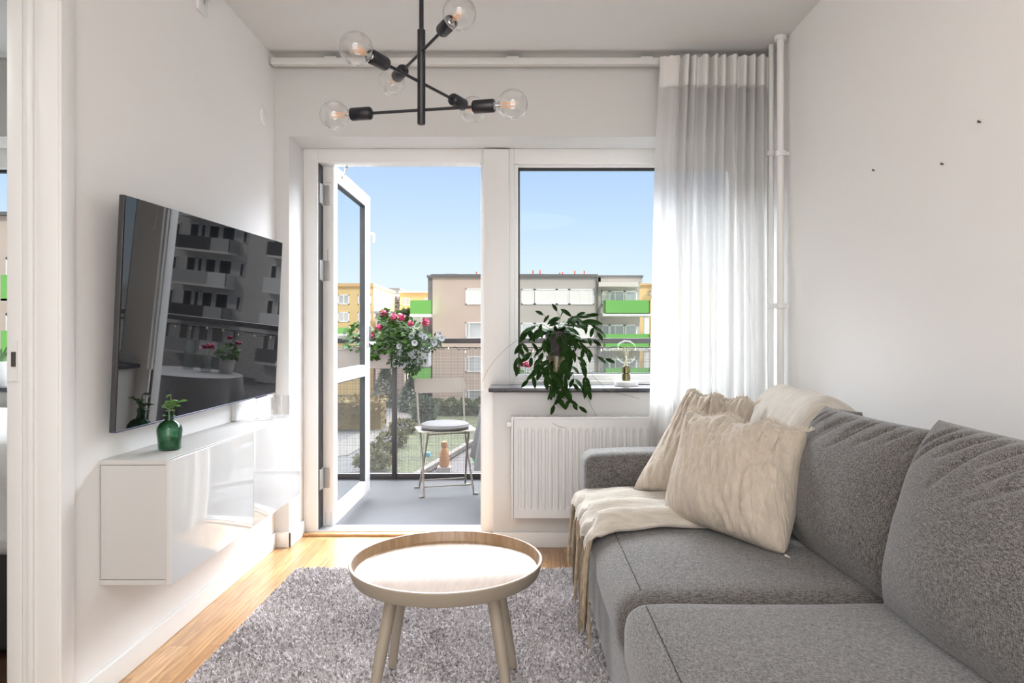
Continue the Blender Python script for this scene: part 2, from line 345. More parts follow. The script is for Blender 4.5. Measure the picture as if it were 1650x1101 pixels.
# exterior of our own building, and the bedroom next door
FAC = mat('facade_render', (.62, .60, .57), .9, bump=(60, .2))
BYW = YD+.14
bxs('wall_facade', [(-9, 1.2+.18, BYW-.36, BYW, 2.76, 9), (XR+.12, 9, BYW-.36, BYW, -5.1, 9), (-9, -4.1, BYW-.36, BYW, -5.1, 9), (-4.1, XR+.12, BYW-.36, BYW, -5.1, -.13),
                    (-9, 9, -6, BYW-.36, 8.8, 9), (-9, 9, -6, -5.8, -5.1, 9), (-9, -8.8, -5.8, BYW-.36, -5.1, 9), (8.8, 9, -5.8, BYW-.36, -5.1, 9)], FAC, **S)
bxs('floor.001', [(-4.1, -1.385, YR, YW+.1, -.12, 0)], mat('dark_floor', (.07, .035, .022), .35, var=(6, .3, (8, 1, 1))), **S)
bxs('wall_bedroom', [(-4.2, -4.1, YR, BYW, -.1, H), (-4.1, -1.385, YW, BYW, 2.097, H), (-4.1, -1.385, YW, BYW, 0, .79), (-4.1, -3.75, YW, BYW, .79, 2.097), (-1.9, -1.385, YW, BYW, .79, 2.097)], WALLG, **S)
w2 = thing('window_2', (-2.8, YD, .8), **S)
bxs('window_frame', [(-3.75, -1.9, YD, YD+.1, 1.99, 2.097), (-3.75, -1.9, YD, YD+.1, .79, .868), (-3.75, -3.68, YD, YD+.1, .868, 1.99), (-1.97, -1.9, YD, YD+.1, .868, 1.99)], TRIM, w2, bev=.003)
bxs('glass_gasket', [(-3.68, -1.97, YD+.03, YD+.06, 1.975, 1.99)], BLACK, w2)
bxs('pane', [(-3.68, -1.97, YD+.045, YD+.049, .868, 1.98)], PANE, w2)
bxs('window_sill', [(-3.75, -1.9, 3.44, YD, .795, .816)], SILL, w2, bev=.002)
# ---------------------------------------------------------------- balcony
BF = mat('balcony_concrete', (.050, .049, .053), .75, var=(3.5, .12), bump=(120, .15))
bxs('floor.002', [(-1.9, 3.3, YD+.11, 5.42, -.22, -.03)], BF, **S)
RAIL = mat('railing_brown', (.028, .022, .022), .45)
ra = thing('balcony_railing', (.5, 5.3, -.03), 'dark brown metal balcony railing with fine wire mesh infill', 'railing')
bxs('top_rail', [(-1.9, 3.25, 5.27, 5.33, 1.022, 1.062), (-1.9, 3.25, 5.29, 5.31, .985, .993)], RAIL, ra, bev=.003)
bxs('bottom_rail', [(-1.9, 3.25, 5.285, 5.32, -.03, .012)], RAIL, ra, bev=.002)
for x in (-1.87, -.993, 1.02, 3.2): bxs('post', [(x-.018, x+.018, 5.278, 5.322, -.03, 1.025)], RAIL, ra, bev=.002)
WIRE = mat('wire_mesh_grey', (.10, .095, .095), .6)
bm = B(); st_ = .0115; hw = .0011
x = -1.85
while x < 3.19:
    box(bm, x-hw, x+hw, 5.297, 5.299, .02, .985); x += st_
z = .02
while z < .985:
    box(bm, -1.87, 3.2, 5.299, 5.301, z-hw, z+hw); z += st_
make('mesh_panel', bm, WIRE, ra, sm=0)
for x in (3.2, -1.9):
    for z0 in (1.022, -.03): bxs('side_rail', [(x, x+.04, YD+.15, 5.28, z0, z0+.04)], RAIL, ra)
# fairy lights strung under the top rail
fl = thing('string_lights', (.3, 5.28, 1.0), 'thin dark fairy light string looped along the mesh under the balcony top rail', 'string lights')
bm = B(); pts = []
for i in range(150):
    t = i/149; pts.append(Vector((-.78+3.9*t, 5.262+.006*math.sin(i*1.3), .995+.010*math.sin(i*.9)+.008*math.sin(i*2.7)-.02*abs(math.sin(t*9)))))
tube(bm, pts, .0022, 5); make('cord', bm, BLKMET, fl)
for i in range(3, 148, 5):
    bm = B(); p = pts[i]; lathe(bm, [(0, -.022), (.004, -.018), (.005, -.01), (.003, 0), (0, .001)], p, 6); make('bulb', bm, mat('fairy_bulb', (.7, .6, .4), .3, emit=((1, .75, .4), .6)), fl)
# ---------------------------------------------------------------- curtain and rail
RAILM = mat('rail_aluminium', (.70, .69, .67), .5)
cr_ = thing('curtain_rail', (0, 3.42, 2.432), 'long slim pale grey curtain track along the top of the window wall', 'curtain rail')
bxs('track', [(-1.255, 1.225, 3.40, 3.44, 2.434, 2.466)], RAILM, cr_, bev=.003)
for x in (-.96, -.05, .62, 1.1): bxs('bracket', [(x-.03, x+.03, 3.405, 3.486, 2.466, 2.474)], RAILM, cr_)
bxs('end_cap', [(-1.262, -1.255, 3.398, 3.442, 2.432, 2.468)], mat('cap_grey', (.45, .44, .43), .5), cr_)
def curtain_mat():
    m, n, l, b = new_mat('sheer_curtain'); n.remove(b); o = n['Material Output']
    tc_ = n.new('ShaderNodeTexCoord'); nz = n.new('ShaderNodeTexNoise'); nz.inputs['Scale'].default_value = 260; l.new(tc_.outputs['Object'], nz.inputs[0])
    d = n.new('ShaderNodeBsdfDiffuse'); d.inputs[0].default_value = (.84, .82, .80, 1)
    tl = n.new('ShaderNodeBsdfTranslucent'); tl.inputs[0].default_value = (.66, .655, .645, 1)
    bp = n.new('ShaderNodeBump'); bp.inputs['Strength'].default_value = .15; bp.inputs['Distance'].default_value = .001; l.new(nz.outputs[0], bp.inputs['Height'])
    l.new(bp.outputs[0], d.inputs['Normal'])
    m1 = n.new('ShaderNodeMixShader'); m1.inputs[0].default_value = .55; l.new(d.outputs[0], m1.inputs[1]); l.new(tl.outputs[0], m1.inputs[2])
    tr = n.new('ShaderNodeBsdfTransparent'); m2 = n.new('ShaderNodeMixShader'); m2.inputs[0].default_value = .10
    l.new(m1.outputs[0], m2.inputs[1]); l.new(tr.outputs[0], m2.inputs[2]); l.new(m2.outputs[0], o.inputs[0]); return m
CUR = curtain_mat()
def cur_fn(u, v, z0=2.448, z1=.05):
    # u along width (0..1), v down
    z = z0+(z1-z0)*v
    drop = z0-z
    # flat first panel (u<.2), then tight pleats
    if u < .17: ph = u/.17*2*PI*1.0; amp = .008+.014*min(1, drop/1.2)
    else: ph = 2*PI+(u-.17)/.83*2*PI*9.5+.8*math.sin(u*23); amp = .024+.014*min(1, drop/1.5)+.008*math.sin(u*31)
    sw = .25*math.sin(drop*1.4+u*9)+.5*noise.noise(Vector((u*5, drop*.7, 3)))
    y = 3.345+amp*math.sin(ph+sw*min(1, drop*1.5))+.35*amp*math.sin(2.3*ph+1+sw*2)*min(1, drop)
    xl = .674-.026*min(1, drop/.5)-.02*max(0, drop-.5); xr = 1.212-.004*math.sin(drop*2)
    if drop < .15: xl += .008*math.sin(drop/.15*PI)*0
    x = xl+(xr-xl)*u+.5*amp*math.cos(ph)*(.25 if u > .17 else .1)
    return Vector((x, y, z))
cu = thing('curtain', (.94, 3.345, .05), 'floor-length sheer white pleated curtain at the right of the window', 'curtain')
bm = B(); grid(bm, lambda u, v: cur_fn(u, .059+v*(1-.059)), 220, 60); make('sheer_panel', bm, CUR, cu)
def hd_fn(u, v):
    p = cur_fn(u, v*.062); k = 1-abs(v-.95)*.0
    return Vector((p.x, p.y-.003, p.z+(.004 if (int(u*34) % 2) else 0)*(1-v)))
bm = B(); grid(bm, hd_fn, 220, 6)
HT = mat('curtain_heading', (.74, .72, .70), .85); make('heading_tape', bm, HT, cu)
bm = B(); tube(bm, [P(1182, 240, 3.29), P(1187, 330, 3.30), P(1198, 430, 3.30), P(1213, 520, 3.30), P(1222, 600, 3.30)], .0012, 5)
make('draw_cord', bm, PLAST, cu)
# ---------------------------------------------------------------- heating pipes
for i, (x, y, r, lab) in enumerate([(1.222, 3.235, .0165, 'nearer and thicker of the two white heating riser pipes by the curtain'), (1.215, 3.335, .0125, 'farther slim white heating riser pipe between curtain and thicker pipe')]):
    bm = B(); tube(bm, [(x, y, 0), (x, y, 2.5)], r, 20); hp = make('heating_pipe', bm, TRIM, label=lab, cat='pipe', group='heating pipes in the corner')
    for zc in (1.075+.985 if i == 0 else 2.04, 1.225):
        z = CZ+(CY-248)*y/F if zc > 1.6 else CZ+(CY-493)*y/F
        bm = B(); lathe(bm, [(r, -.014), (r+.009, -.012), (r+.009, .012), (r, .014)], (x, y, z), 20); box(bm, x+r, XR, y-.008, y+.008, z-.008, z+.008); make('pipe_clamp', bm, PLAST, hp)
    if i == 0:
        bm = B(); lathe(bm, [(r, 2.478), (r+.012, 2.48), (r+.012, 2.4985), (r, 2.499)], (x, y, 0), 20); make('ceiling_collar', bm, PLAST, hp)
# ---------------------------------------------------------------- chandelier
cx0, cy0 = -.326, 2.2
ch = thing('chandelier', (cx0, cy0, 1.75), 'black rod chandelier with six clear globe filament bulbs hanging over the coffee table', 'chandelier')
bm = B(); tube(bm, [(cx0, cy0, 2.05), (cx0, cy0, 2.5)], .0075, 16); lathe(bm, [(0, 2.499), (.055, 2.499), (.055, 2.48), (.02, 2.465), (0, 2.465)], (cx0, cy0, 0), 32); make('hanging_rod', bm, BLKMET, ch)
bm = B(); lathe(bm, [(0, 1.760), (.0115, 1.760), (.013, 1.762), (.013, 2.063), (.0075, 2.066)], (cx0, cy0, 0), 24); make('hub_tube', bm, BLKMET, ch)
BULB = thin_glass('bulb_glass', (.985, .985, .985), 2.6, edge=1.38)
FIL = mat('bulb_filament', (.85, .42, .16), .4, emit=((1, .45, .15), .12))
CAPM = mat('bulb_cap', (.55, .55, .55), .3, metal=1)
for z, ang in ((1.806, math.atan2(-.109, .60)), (1.894, math.atan2(.527, .296)), (1.994, math.atan2(-.522, .293))):
    dx, dy = math.cos(ang), math.sin(ang)
    bm = B(); tube(bm, [(cx0-dx*.19, cy0-dy*.19, z), (cx0+dx*.19, cy0+dy*.19, z)], .005, 12); make('arm', bm, BLKMET, ch)
    for s in (-1, 1):
        ax = Vector((dx*s, dy*s, 0)); c0 = Vector((cx0, cy0, z))
        bm = B(); lathe(bm, [(0, .168), (.012, .168), (.019, .172), (.021, .177), (.021, .238), (.019, .241), (.016, .241), (.016, .205), (0, .205)], c0, 24, ax); make('lamp_socket', bm, BLKMET, ch)
        bm = B(); R_ = .0475; cc = .30
        prof = [(.0125, .232), (.0135, .245), (.019, .256)]+[(R_*math.sin(t), cc-R_*math.cos(t)) for t in [.62+(PI-.62)*k/16 for k in range(17)]]
        prof[-1] = (0, cc+R_); lathe(bm, prof, c0, 32, ax); bl = make('bulb', bm, BULB, ch)
        bm = B(); lathe(bm, [(0, .212), (.0125, .212), (.0125, .240), (.006, .245), (.0035, .262), (.002, .266), (0, .266)], c0, 16, ax); make('bulb_cap', bm, CAPM, bl)
        bm = B(); u = ax.orthogonal().normalized(); v = ax.cross(u)
        for k in range(6):
            a = k*PI/3; q = u*math.cos(a)+v*math.sin(a); tube(bm, [c0+ax*.262+q*.0035, c0+ax*.270+q*.0085, c0+ax*.302+q*.0065], .0009, 5)
        make('filament', bm, FIL, bl)
# ---------------------------------------------------------------- television
TL, BL, TR, BR = Vector((-1.172, 2.03, 1.489)), Vector((-1.209, 2.012, .795)), Vector((-1.122, 3.213, 1.522)), Vector((-1.165, 3.20, .805))
c_ = (TL+BL+TR+BR)/4; xd = ((TR-TL)+(BR-BL)).normalized(); yd = ((TL-BL)+(TR-BR)).normalized(); yd = (yd-xd*yd.dot(xd)).normalized()
Wt = ((TR-TL).length+(BR-BL).length)/2; Ht = ((TL-BL).length+(TR-BR).length)/2
MT = basis(c_, xd, yd)     # local z = x cross y ; xd ~ +y, yd ~ +z -> z ~ +x (into the room)
tv = thing('television', (-1.2, 2.6, .80), 'large black flat television tilted on the left wall above the white cabinet', 'television')
bm = B(); box(bm, -Wt/2, Wt/2, -Ht/2, Ht/2, -.020, -.003, .002, MT); make('housing', bm, mat('tv_housing', (.045, .045, .048), .4), tv)
bm = B(); box(bm, -Wt/2+.002, Wt/2-.002, -Ht/2+.004, Ht/2-.002, -.003, .0, 0, MT)
def tv_mat():
    m, n, l, b = new_mat('tv_screen'); b.inputs['Base Color'].default_value = (.004, .004, .005, 1); b.inputs['Roughness'].default_value = .02
    b.inputs['IOR'].default_value = 1.62; b.inputs['Specular Tint'].default_value = (1, 1, 1, 1); return m
make('screen', bm, tv_mat(), tv, sm=0)
bm = B(); box(bm, -Wt/2, Wt/2, -Ht/2-.001, -Ht/2+.004, -.018, .001, .001, MT); box(bm, Wt/2-.2, Wt/2-.09, -Ht/2-.006, -Ht/2, -.012, -.002, .001, MT); make('bottom_trim', bm, mat('tv_trim', (.10, .10, .16), .3, metal=.6), tv)
bm = B(); box(bm, -1.263, -1.20, 2.50, 2.72, 1.05, 1.28); make('wall_mount', bm, BLKMET, tv)
bxs('cable_cover', [(XL, XL+.022, 2.965, 2.995, .708, .83)], PLAST, label='short white cable cover strip on the wall between television and cabinet', cat='cable cover', bev=.002)
# ---------------------------------------------------------------- media cabinet
CABW = mat('cabinet_matt_white', (.56, .55, .53), .5); GLS = mat('cabinet_gloss_white', (.68, .675, .66), .035, spec=.5, coat=.6)
mc = thing('media_cabinet', (-1.16, 2.63, .33), 'wall-hung white media cabinet with two high gloss fronts under the television', 'cabinet')
bxs('carcass', [(XL+.004, -1.068, 2.0415, 2.06, .349, .690), (XL, -1.068, 3.21, 3.226, .348, .690), (XL, -1.068, 2.0405, 3.226, .332, .3475), (XL, XL+.006, 2.05, 3.22, .34, .70), (XL, -1.08, 2.63, 2.65, .34, .70)], CABW, mc, bev=.001)
bxs('top_panel', [(XL, -1.0675, 2.0405, 3.228, .6915, .706)], CABW, mc, bev=.0015)
for y0, y1 in ((2.041, 2.663), (2.666, 3.226)): 
    dr = bxs('door', [(-1.0665, -1.0505, y0, y1, .332, .7055)], GLS, mc, bev=.0012)
bm = B(); box(bm, -1.068, -1.054, 2.042, 2.0425, .334, .70); make('door_edge', bm, CABW, mc)
# fittings below the cabinet
bm = B(); box(bm, -1.13, -1.085, 2.265, 2.33, .308, .332, .002); box(bm, -1.13, -1.085, 2.345, 2.40, .305, .332, .008); tube(bm, [(-1.11, 2.41, .330), (-1.11, 2.42, .322), (-1.11, 2.46, .322), (-1.11, 2.47, .33)], .006, 8)
make('push_latch', bm, mat('fitting_grey', (.38, .36, .32), .4), mc)
# wall fittings
bm = B(); box(bm, XL, XL+.012, 2.64, 2.72, 2.345, 2.46, .003)
wb = thing('wall_box', (XL, 2.68, 2.34), 'white junction box with a short cord high on the left wall near the ceiling', 'junction box')
make('back_plate', bm, PLAST, wb); bm = B(); tube(bm, [(XL+.02, 2.69, 2.47), (XL+.024, 2.69, 2.42), (XL+.016, 2.69, 2.385)], [.010, .010, .003], 10); make('cord_nozzle', bm, mat('cord_grey', (.5, .49, .47), .5), wb)
bm = B(); lathe(bm, [(0, .007), (.036, .007), (.04, .004), (.041, 0)], (XL, 3.33, CZ+(CY-188)*3.33/F), 32, (1, 0, 0)); make('round_wall_cover', bm, WALL, label='round white blanking plate on the left wall above the television corner', cat='wall plate')
for px, py, lab in ((1580, 197, 'small dark nail in the right wall, topmost and nearest'), (1520, 265, 'small nail in the right wall, middle of the three'), (1409, 275, 'small nail in the right wall, nearest the curtain')):
    d = XR*F/(px-CX); z = CZ+(CY-py)*d/F
    bm = B(); tube(bm, [(XR, d, z), (XR-.006, d, z+.002)], .0028, 8); lathe(bm, [(0, 0), (.004, .0005), (.004, .002), (0, .0025)], (XR-.008, d, z+.002), 10, (1, 0, 0))
    make('wall_nail', bm, mat('nail', (.12, .11, .10), .4, metal=.5), label=lab, cat='nail', group='nails in the right wall')
# ---------------------------------------------------------------- green bottle with sprig
def glass_real(name, tint, rough=0.0, dens=None):
    m, n, l, b = new_mat(name); n.remove(b); o = n['Material Output']
    g = n.new('ShaderNodeBsdfGlossy'); g.inputs['Roughness'].default_value = rough+.01
    tr = n.new('ShaderNodeBsdfTransparent'); tr.inputs[0].default_value = (*tint, 1)
    lw = n.new('ShaderNodeLayerWeight'); lw.inputs[0].default_value = .35
    dk = n.new('ShaderNodeMix'); dk.data_type = 'RGBA'; l.new(lw.outputs['Facing'], dk.inputs[0]); dk.inputs[6].default_value = (*tint, 1); dk.inputs[7].default_value = (*[c**3*.85 for c in tint], 1)
    l.new(dk.outputs[2], tr.inputs[0])
    fr = facing_refl(n, l)
    mx = n.new('ShaderNodeMixShader'); l.new(fr.outputs[0], mx.inputs[0]); l.new(tr.outputs[0], mx.inputs[1]); l.new(g.outputs[0], mx.inputs[2]); l.new(mx.outputs[0], o.inputs[0]); return m
GG = glass_real('green_glass', (.50, .69, .58))
vx, vy, vz = -1.153, 2.23, .7065
bm = B(); lathe(bm, [(0, .002), (.030, .0), (.034, .004), (.0355, .03), (.0385, .062), (.037, .074), (.028, .088), (.0145, .096), (.0125, .104), (.0125, .118), (.0155, .120), (.0155, .126), (.013, .127), (.010, .125), (.010, .10), (.026, .086), (.035, .072), (.0365, .06), (.033, .03), (.031, .006), (0, .005)], (vx, vy, vz), 40)
make('glass_bottle', bm, GG, label='small green glass bottle vase on the near end of the white cabinet', cat='vase')
bm = B(); lathe(bm, [(0, .0055), (.030, .0065), (.0325, .03), (.034, .036), (0, .036)], (vx, vy, vz), 32)
make('water', bm, thin_glass('water', (.75, .88, .80), .8, edge=1.33), label='shallow water inside the small green bottle vase', cat='water')
GREENL = mat('sprig_leaf', (.10, .26, .035), .4, var=(40, .35))
sg = thing('leafy_sprig', (vx, vy, vz+.01), 'small fresh green leafy sprig standing in the green bottle', 'sprig')
bm = B(); stems = [bez((vx+.008, vy, vz+.012), (vx-.006, vy, vz+.06), (vx+.0, vy, vz+.12), (vx+.004, vy, vz+.175)), bez((vx+.002, vy, vz+.11), (vx, vy, vz+.13), (vx-.008, vy, vz+.135), (vx-.018, vy, vz+.145)), bez((vx+.002, vy, vz+.115), (vx+.008, vy, vz+.14), (vx+.018, vy, vz+.15), (vx+.028, vy, vz+.155))]
for s in stems: tube(bm, s, .0014, 6)
for k in range(4): tube(bm, bez((vx+.008, vy, vz+.02), (vx, vy+.01*k-.01, vz+.015), (vx-.01+.006*k, vy+.01, vz+.012), (vx-.018+.012*k, vy+.004*k, vz+.009)), .0007, 5)
make('stem', bm, mat('sprig_stem', (.13, .16, .05), .6), sg)
random.seed(12); bm = B()
for s, ks in ((stems[0], range(5, 11)), (stems[1], (6, 8, 10)), (stems[2], (5, 7, 9, 10))):
    for k in ks:
        for rr in range(2):
            a = random.uniform(0, 2*PI); leaf(bm, s[k], (math.cos(a), math.sin(a)*.7, random.uniform(.0, .7)), (0, -.4, 1), random.uniform(.017, .029), random.uniform(.012, .019), .3)
make('leaves', bm, GREENL, sg)
# ---------------------------------------------------------------- two patterned glass tumblers
CG = glass_real('clear_patterned_glass', (.98, .98, .98), .05)
for (gx, gy, r, h, lab) in ((-1.143, 3.02, .0385, .098, 'nearer clear patterned glass tumbler at the window end of the white cabinet'), (-1.103, 3.125, .0365, .10, 'farther clear patterned glass tumbler at the window end of the white cabinet')):
    bm = B(); g = 48
    def prof(t, hh, k, o_=0): return r+o_+.0022*math.sin(k*2*PI*8/g+hh*70)*(1 if .1 < t < .9 else 0)
    rings = []
    for q in range(15):
        hh = .0+h*q/14; rings.append([Vector((gx+math.cos(2*PI*k/g)*prof(q/14, hh, k), gy+math.sin(2*PI*k/g)*prof(q/14, hh, k), .7065+hh)) for k in range(g)])
    for q in range(14, 0, -1):
        hh = .0+h*q/14; rings.append([Vector((gx+math.cos(2*PI*k/g)*(r-.004), gy+math.sin(2*PI*k/g)*(r-.004), .7065+hh)) for k in range(g)])
    vr = [[bm.verts.new(p) for p in rg] for rg in rings]
    for a, b in zip(vr, vr[1:]):
        for k in range(g): bm.faces.new((a[k], a[(k+1) % g], b[(k+1) % g], b[k]))
    bm.faces.new(vr[0][::-1]); bm.faces.new(vr[-1])
    make('glass_tumbler', bm, CG, label=lab, cat='glass', group='glass tumblers on the cabinet')
# ---------------------------------------------------------------- coffee table
def oak_veneer():
    m, n, l, b = new_mat('oak_veneer'); t = n.new('ShaderNodeTexCoord'); mp = n.new('ShaderNodeMapping'); mp.inputs['Scale'].default_value = (9, 1.2, 1); l.new(t.outputs['Object'], mp.inputs[0])
    nz = n.new('ShaderNodeTexNoise'); nz.inputs['Scale'].default_value = 9; nz.inputs['Detail'].default_value = 7; nz.inputs['Distortion'].default_value = .8; l.new(mp.outputs[0], nz.inputs[0])
    r = n.new('ShaderNodeValToRGB'); r.color_ramp.elements[0].position = .32; r.color_ramp.elements[1].position = .66
    r.color_ramp.elements[0].color = (.30, .185, .10, 1); r.color_ramp.elements[1].color = (.43, .29, .175, 1); l.new(nz.outputs[0], r.inputs[0]); l.new(r.outputs[0], b.inputs['Base Color'])
    b.inputs['Roughness'].default_value = .36; b.inputs['Coat Weight'].default_value = .35; b.inputs['Coat Roughness'].default_value = .3
    return m
OAK = oak_veneer(); TAUPE = mat('taupe_lacquer', (.33, .28, .218), .5)
tx, ty, tz, tr_ = -.222, 2.0, .427, .28
ct = thing('coffee_table', (tx, ty, .02), 'round oak tray-top coffee table with four splayed taupe legs on the rug', 'table')
bm = B(); lathe(bm, [(0, -.030), (tr_-.016, -.030), (tr_-.0148, -.029)], (tx, ty, tz), 96); lathe(bm, [(tr_-.0150, -.031), (tr_-.0085, -.0008), (tr_-.0078, .0010), (tr_-.0015, .0010), (tr_-.001, .0004)], (tx, ty, tz), 96); make('tray_top', bm, OAK, ct)
bm = B(); lathe(bm, [(0, -.042), (tr_-.026, -.042), (tr_-.014, -.041), (tr_-.010, -.037), (tr_, -.002), (tr_-.001, .0002), (tr_-.0060, .0002), (tr_-.0070, -.001), (tr_-.0135, -.034), (0, -.034)], (tx, ty, tz), 96); make('tray_rim', bm, TAUPE, ct)
bm = B(); box(bm, tx-.15, tx+.15, ty-.025, ty+.025, tz-.058, tz-.042, .003); box(bm, tx-.025, tx+.025, ty-.15, ty+.15, tz-.058, tz-.0425, .003); make('underframe', bm, TAUPE, ct)
for sx in (-1, 1):
    for sy in (-1, 1):
        bm = B(); tube(bm, [(tx+sx*.135, ty+sy*.10, tz-.042), (tx+sx*.165, ty+sy*.135, tz-.22), (tx+sx*.193, ty+sy*.172, .026)], [.0185, .0165, .0125], 20); lg = make('leg', bm, TAUPE, ct)
        bm = B(); lathe(bm, [(0, .020), (.010, .020), (.011, .027), (0, .027)], (tx+sx*.1935, ty+sy*.1725, 0), 14); make('foot_pad', bm, BLACK, lg)
# ---------------------------------------------------------------- rug
def rug_mat():
    m, n, l, b = new_mat('rug_pile'); t = n.new('ShaderNodeTexCoord')
    nz = n.new('ShaderNodeTexNoise'); nz.inputs['Scale'].default_value = 85; nz.inputs['Detail'].default_value = 5; l.new(t.outputs['Object'], nz.inputs[0])
    n2 = n.new('ShaderNodeTexNoise'); n2.inputs['Scale'].default_value = 3.0; n2.inputs['Detail'].default_value = 3; l.new(t.outputs['Object'], n2.inputs[0])
    ad = n.new('ShaderNodeMath'); ad.operation = 'MULTIPLY_ADD'; ad.inputs[1].default_value = .35; l.new(n2.outputs[0], ad.inputs[0]); l.new(nz.outputs[0], ad.inputs[2])
    r = n.new('ShaderNodeValToRGB'); r.color_ramp.elements[0].position = .48; r.color_ramp.elements[1].position = .85
    r.color_ramp.elements[0].color = (.27, .24, .245, 1); r.color_ramp.elements[1].color = (.80, .745, .745, 1); l.new(ad.outputs[0], r.inputs[0]); l.new(r.outputs[0], b.inputs['Base Color'])
    b.inputs['Roughness'].default_value = .95; b.inputs['Specular IOR Level'].default_value = .1; b.inputs['Sheen Weight'].default_value = .3; return m
def rug():
    x0, x1, y0, y1 = -1.04, .62, .95, 3.13; N = 240000
    rg = RNG
    px = rg.uniform(x0, x1, N); py = rg.uniform(y0, y1, N)
    ang = rg.normal(0, .7, N)+3.0*np.sin(px*150+2.2*np.sin(py*97))+3.0*np.sin(py*163+2.0*np.sin(px*121+1))+np.sin(px*7+py*3); Lh = rg.uniform(.012, .024, N)*(1+.3*np.sin(px*210+2*np.sin(py*160))*np.sin(py*190+1.5*np.sin(px*140)))*(1+.25*np.sin(px*11+2)*np.cos(py*9))*np.clip(np.minimum(px-x0, y1-py)/.03, .45, 1); lean = rg.uniform(.25, 1.15, N); wd = rg.uniform(.0014, .0027, N)
    dx, dy = np.cos(ang), np.sin(ang); sx, sy = -dy, dx
    V = np.zeros((N, 5, 3)); z0 = .004
    hx = Lh*np.sin(lean); hz = Lh*np.cos(lean)
    V[:, 0] = np.stack([px-sx*wd, py-sy*wd, np.full(N, z0)], 1); V[:, 1] = np.stack([px+sx*wd, py+sy*wd, np.full(N, z0)], 1)
    mx = px+dx*hx*.35; my = py+dy*hx*.35; mz = z0+hz*.75+.003
    V[:, 2] = np.stack([mx+sx*wd, my+sy*wd, mz], 1); V[:, 3] = np.stack([mx-sx*wd, my-sy*wd, mz], 1)
    V[:, 4] = np.stack([px+dx*hx, py+dy*hx, z0+hz+.003], 1)
    nb = 4; base = np.array([[x0, y0, .006], [x1, y0, .006], [x1, y1, .006], [x0, y1, .006]])
    verts = np.concatenate([base, V.reshape(-1, 3)]); me = bpy.data.meshes.new('shag_rug')
    me.vertices.add(len(verts)); me.vertices.foreach_set('co', verts.ravel())
    b0 = nb+np.arange(N)*5
    quads = np.stack([b0, b0+1, b0+2, b0+3], 1); tris = np.stack([b0+3, b0+2, b0+4], 1)
    loops = np.concatenate([[0, 1, 2, 3], quads.ravel(), tris.ravel()])
    starts = np.concatenate([[0], 4+np.arange(N)*4, 4+4*N+np.arange(N)*3])
    me.loops.add(len(loops)); me.loops.foreach_set('vertex_index', loops.astype(np.int32)); me.polygons.add(len(starts)); me.polygons.foreach_set('loop_start', starts.astype(np.int32))
    me.update(calc_edges=True)
    make('shag_rug', me, rug_mat(), label='grey-mauve shaggy rug under the coffee table', cat='rug', sm=0)
rug()
# ---------------------------------------------------------------- sofa
def sofa_mat(name, lo, hi, sc=520):
    m, n, l, b = new_mat(name); t = n.new('ShaderNodeTexCoord')
    outs = []
    for i, s in enumerate(((.13, 1, 1), (1, .13, 1), (1, 1, .13))):
        mp = n.new('ShaderNodeMapping'); mp.inputs['Scale'].default_value = s; mp.inputs['Rotation'].default_value = (.1, .15, .25); l.new(t.outputs['Object'], mp.inputs[0])
        nz = n.new('ShaderNodeTexNoise'); nz.inputs['Scale'].default_value = sc; nz.inputs['Detail'].default_value = 1; l.new(mp.outputs[0], nz.inputs[0]); outs.append(nz)
    a = n.new('ShaderNodeMath'); l.new(outs[0].outputs[0], a.inputs[0]); l.new(outs[1].outputs[0], a.inputs[1])
    a2 = n.new('ShaderNodeMath'); l.new(a.outputs[0], a2.inputs[0]); l.new(outs[2].outputs[0], a2.inputs[1])
    a3 = n.new('ShaderNodeMath'); a3.operation = 'MULTIPLY'; a3.inputs[1].default_value = .333; l.new(a2.outputs[0], a3.inputs[0])
    r = n.new('ShaderNodeValToRGB'); r.color_ramp.elements[0].position = .42; r.color_ramp.elements[1].position = .60
    r.color_ramp.elements[0].color = (*lo, 1); r.color_ramp.elements[1].color = (*hi, 1); l.new(a3.outputs[0], r.inputs[0]); l.new(r.outputs[0], b.inputs['Base Color'])
    bp = n.new('ShaderNodeBump'); bp.inputs['Strength'].default_value = .2; bp.inputs['Distance'].default_value = .0005; l.new(a3.outputs[0], bp.inputs['Height']); l.new(bp.outputs[0], b.inputs['Normal'])
    b.inputs['Roughness'].default_value = .95; b.inputs['Specular IOR Level'].default_value = .15; b.inputs['Sheen Weight'].default_value = .25; b.inputs['Sheen Roughness'].default_value = .5
    return m
SOFA = sofa_mat('sofa_melange', (.038, .035, .033), (.225, .21, .198), 640)
so = thing('sofa', (.75, 1.6, 0), 'large grey melange fabric sofa along the right wall', 'sofa')
SXF = .245
bm = B()
soft_box(bm, (.50, 1.32, .115), .03, M=Matrix.Translation((.75, 1.42, .185))); make('base', bm, SOFA, so)
bm = B(); soft_box(bm, (.105, 1.4, .26), .045, M=Matrix.Translation((1.145, 1.45, .50))); make('back_frame', bm, SOFA, so)
bm = B(); soft_box(bm, (.50, .10, .265), .045, fn=lambda p: Vector((p.x, p.y, p.z-.012*(abs(p.x/.5))**4 if p.z > 0 else p.z)), M=Matrix.Translation((.748, 2.83, .345))); make('armrest', bm, SOFA, so)
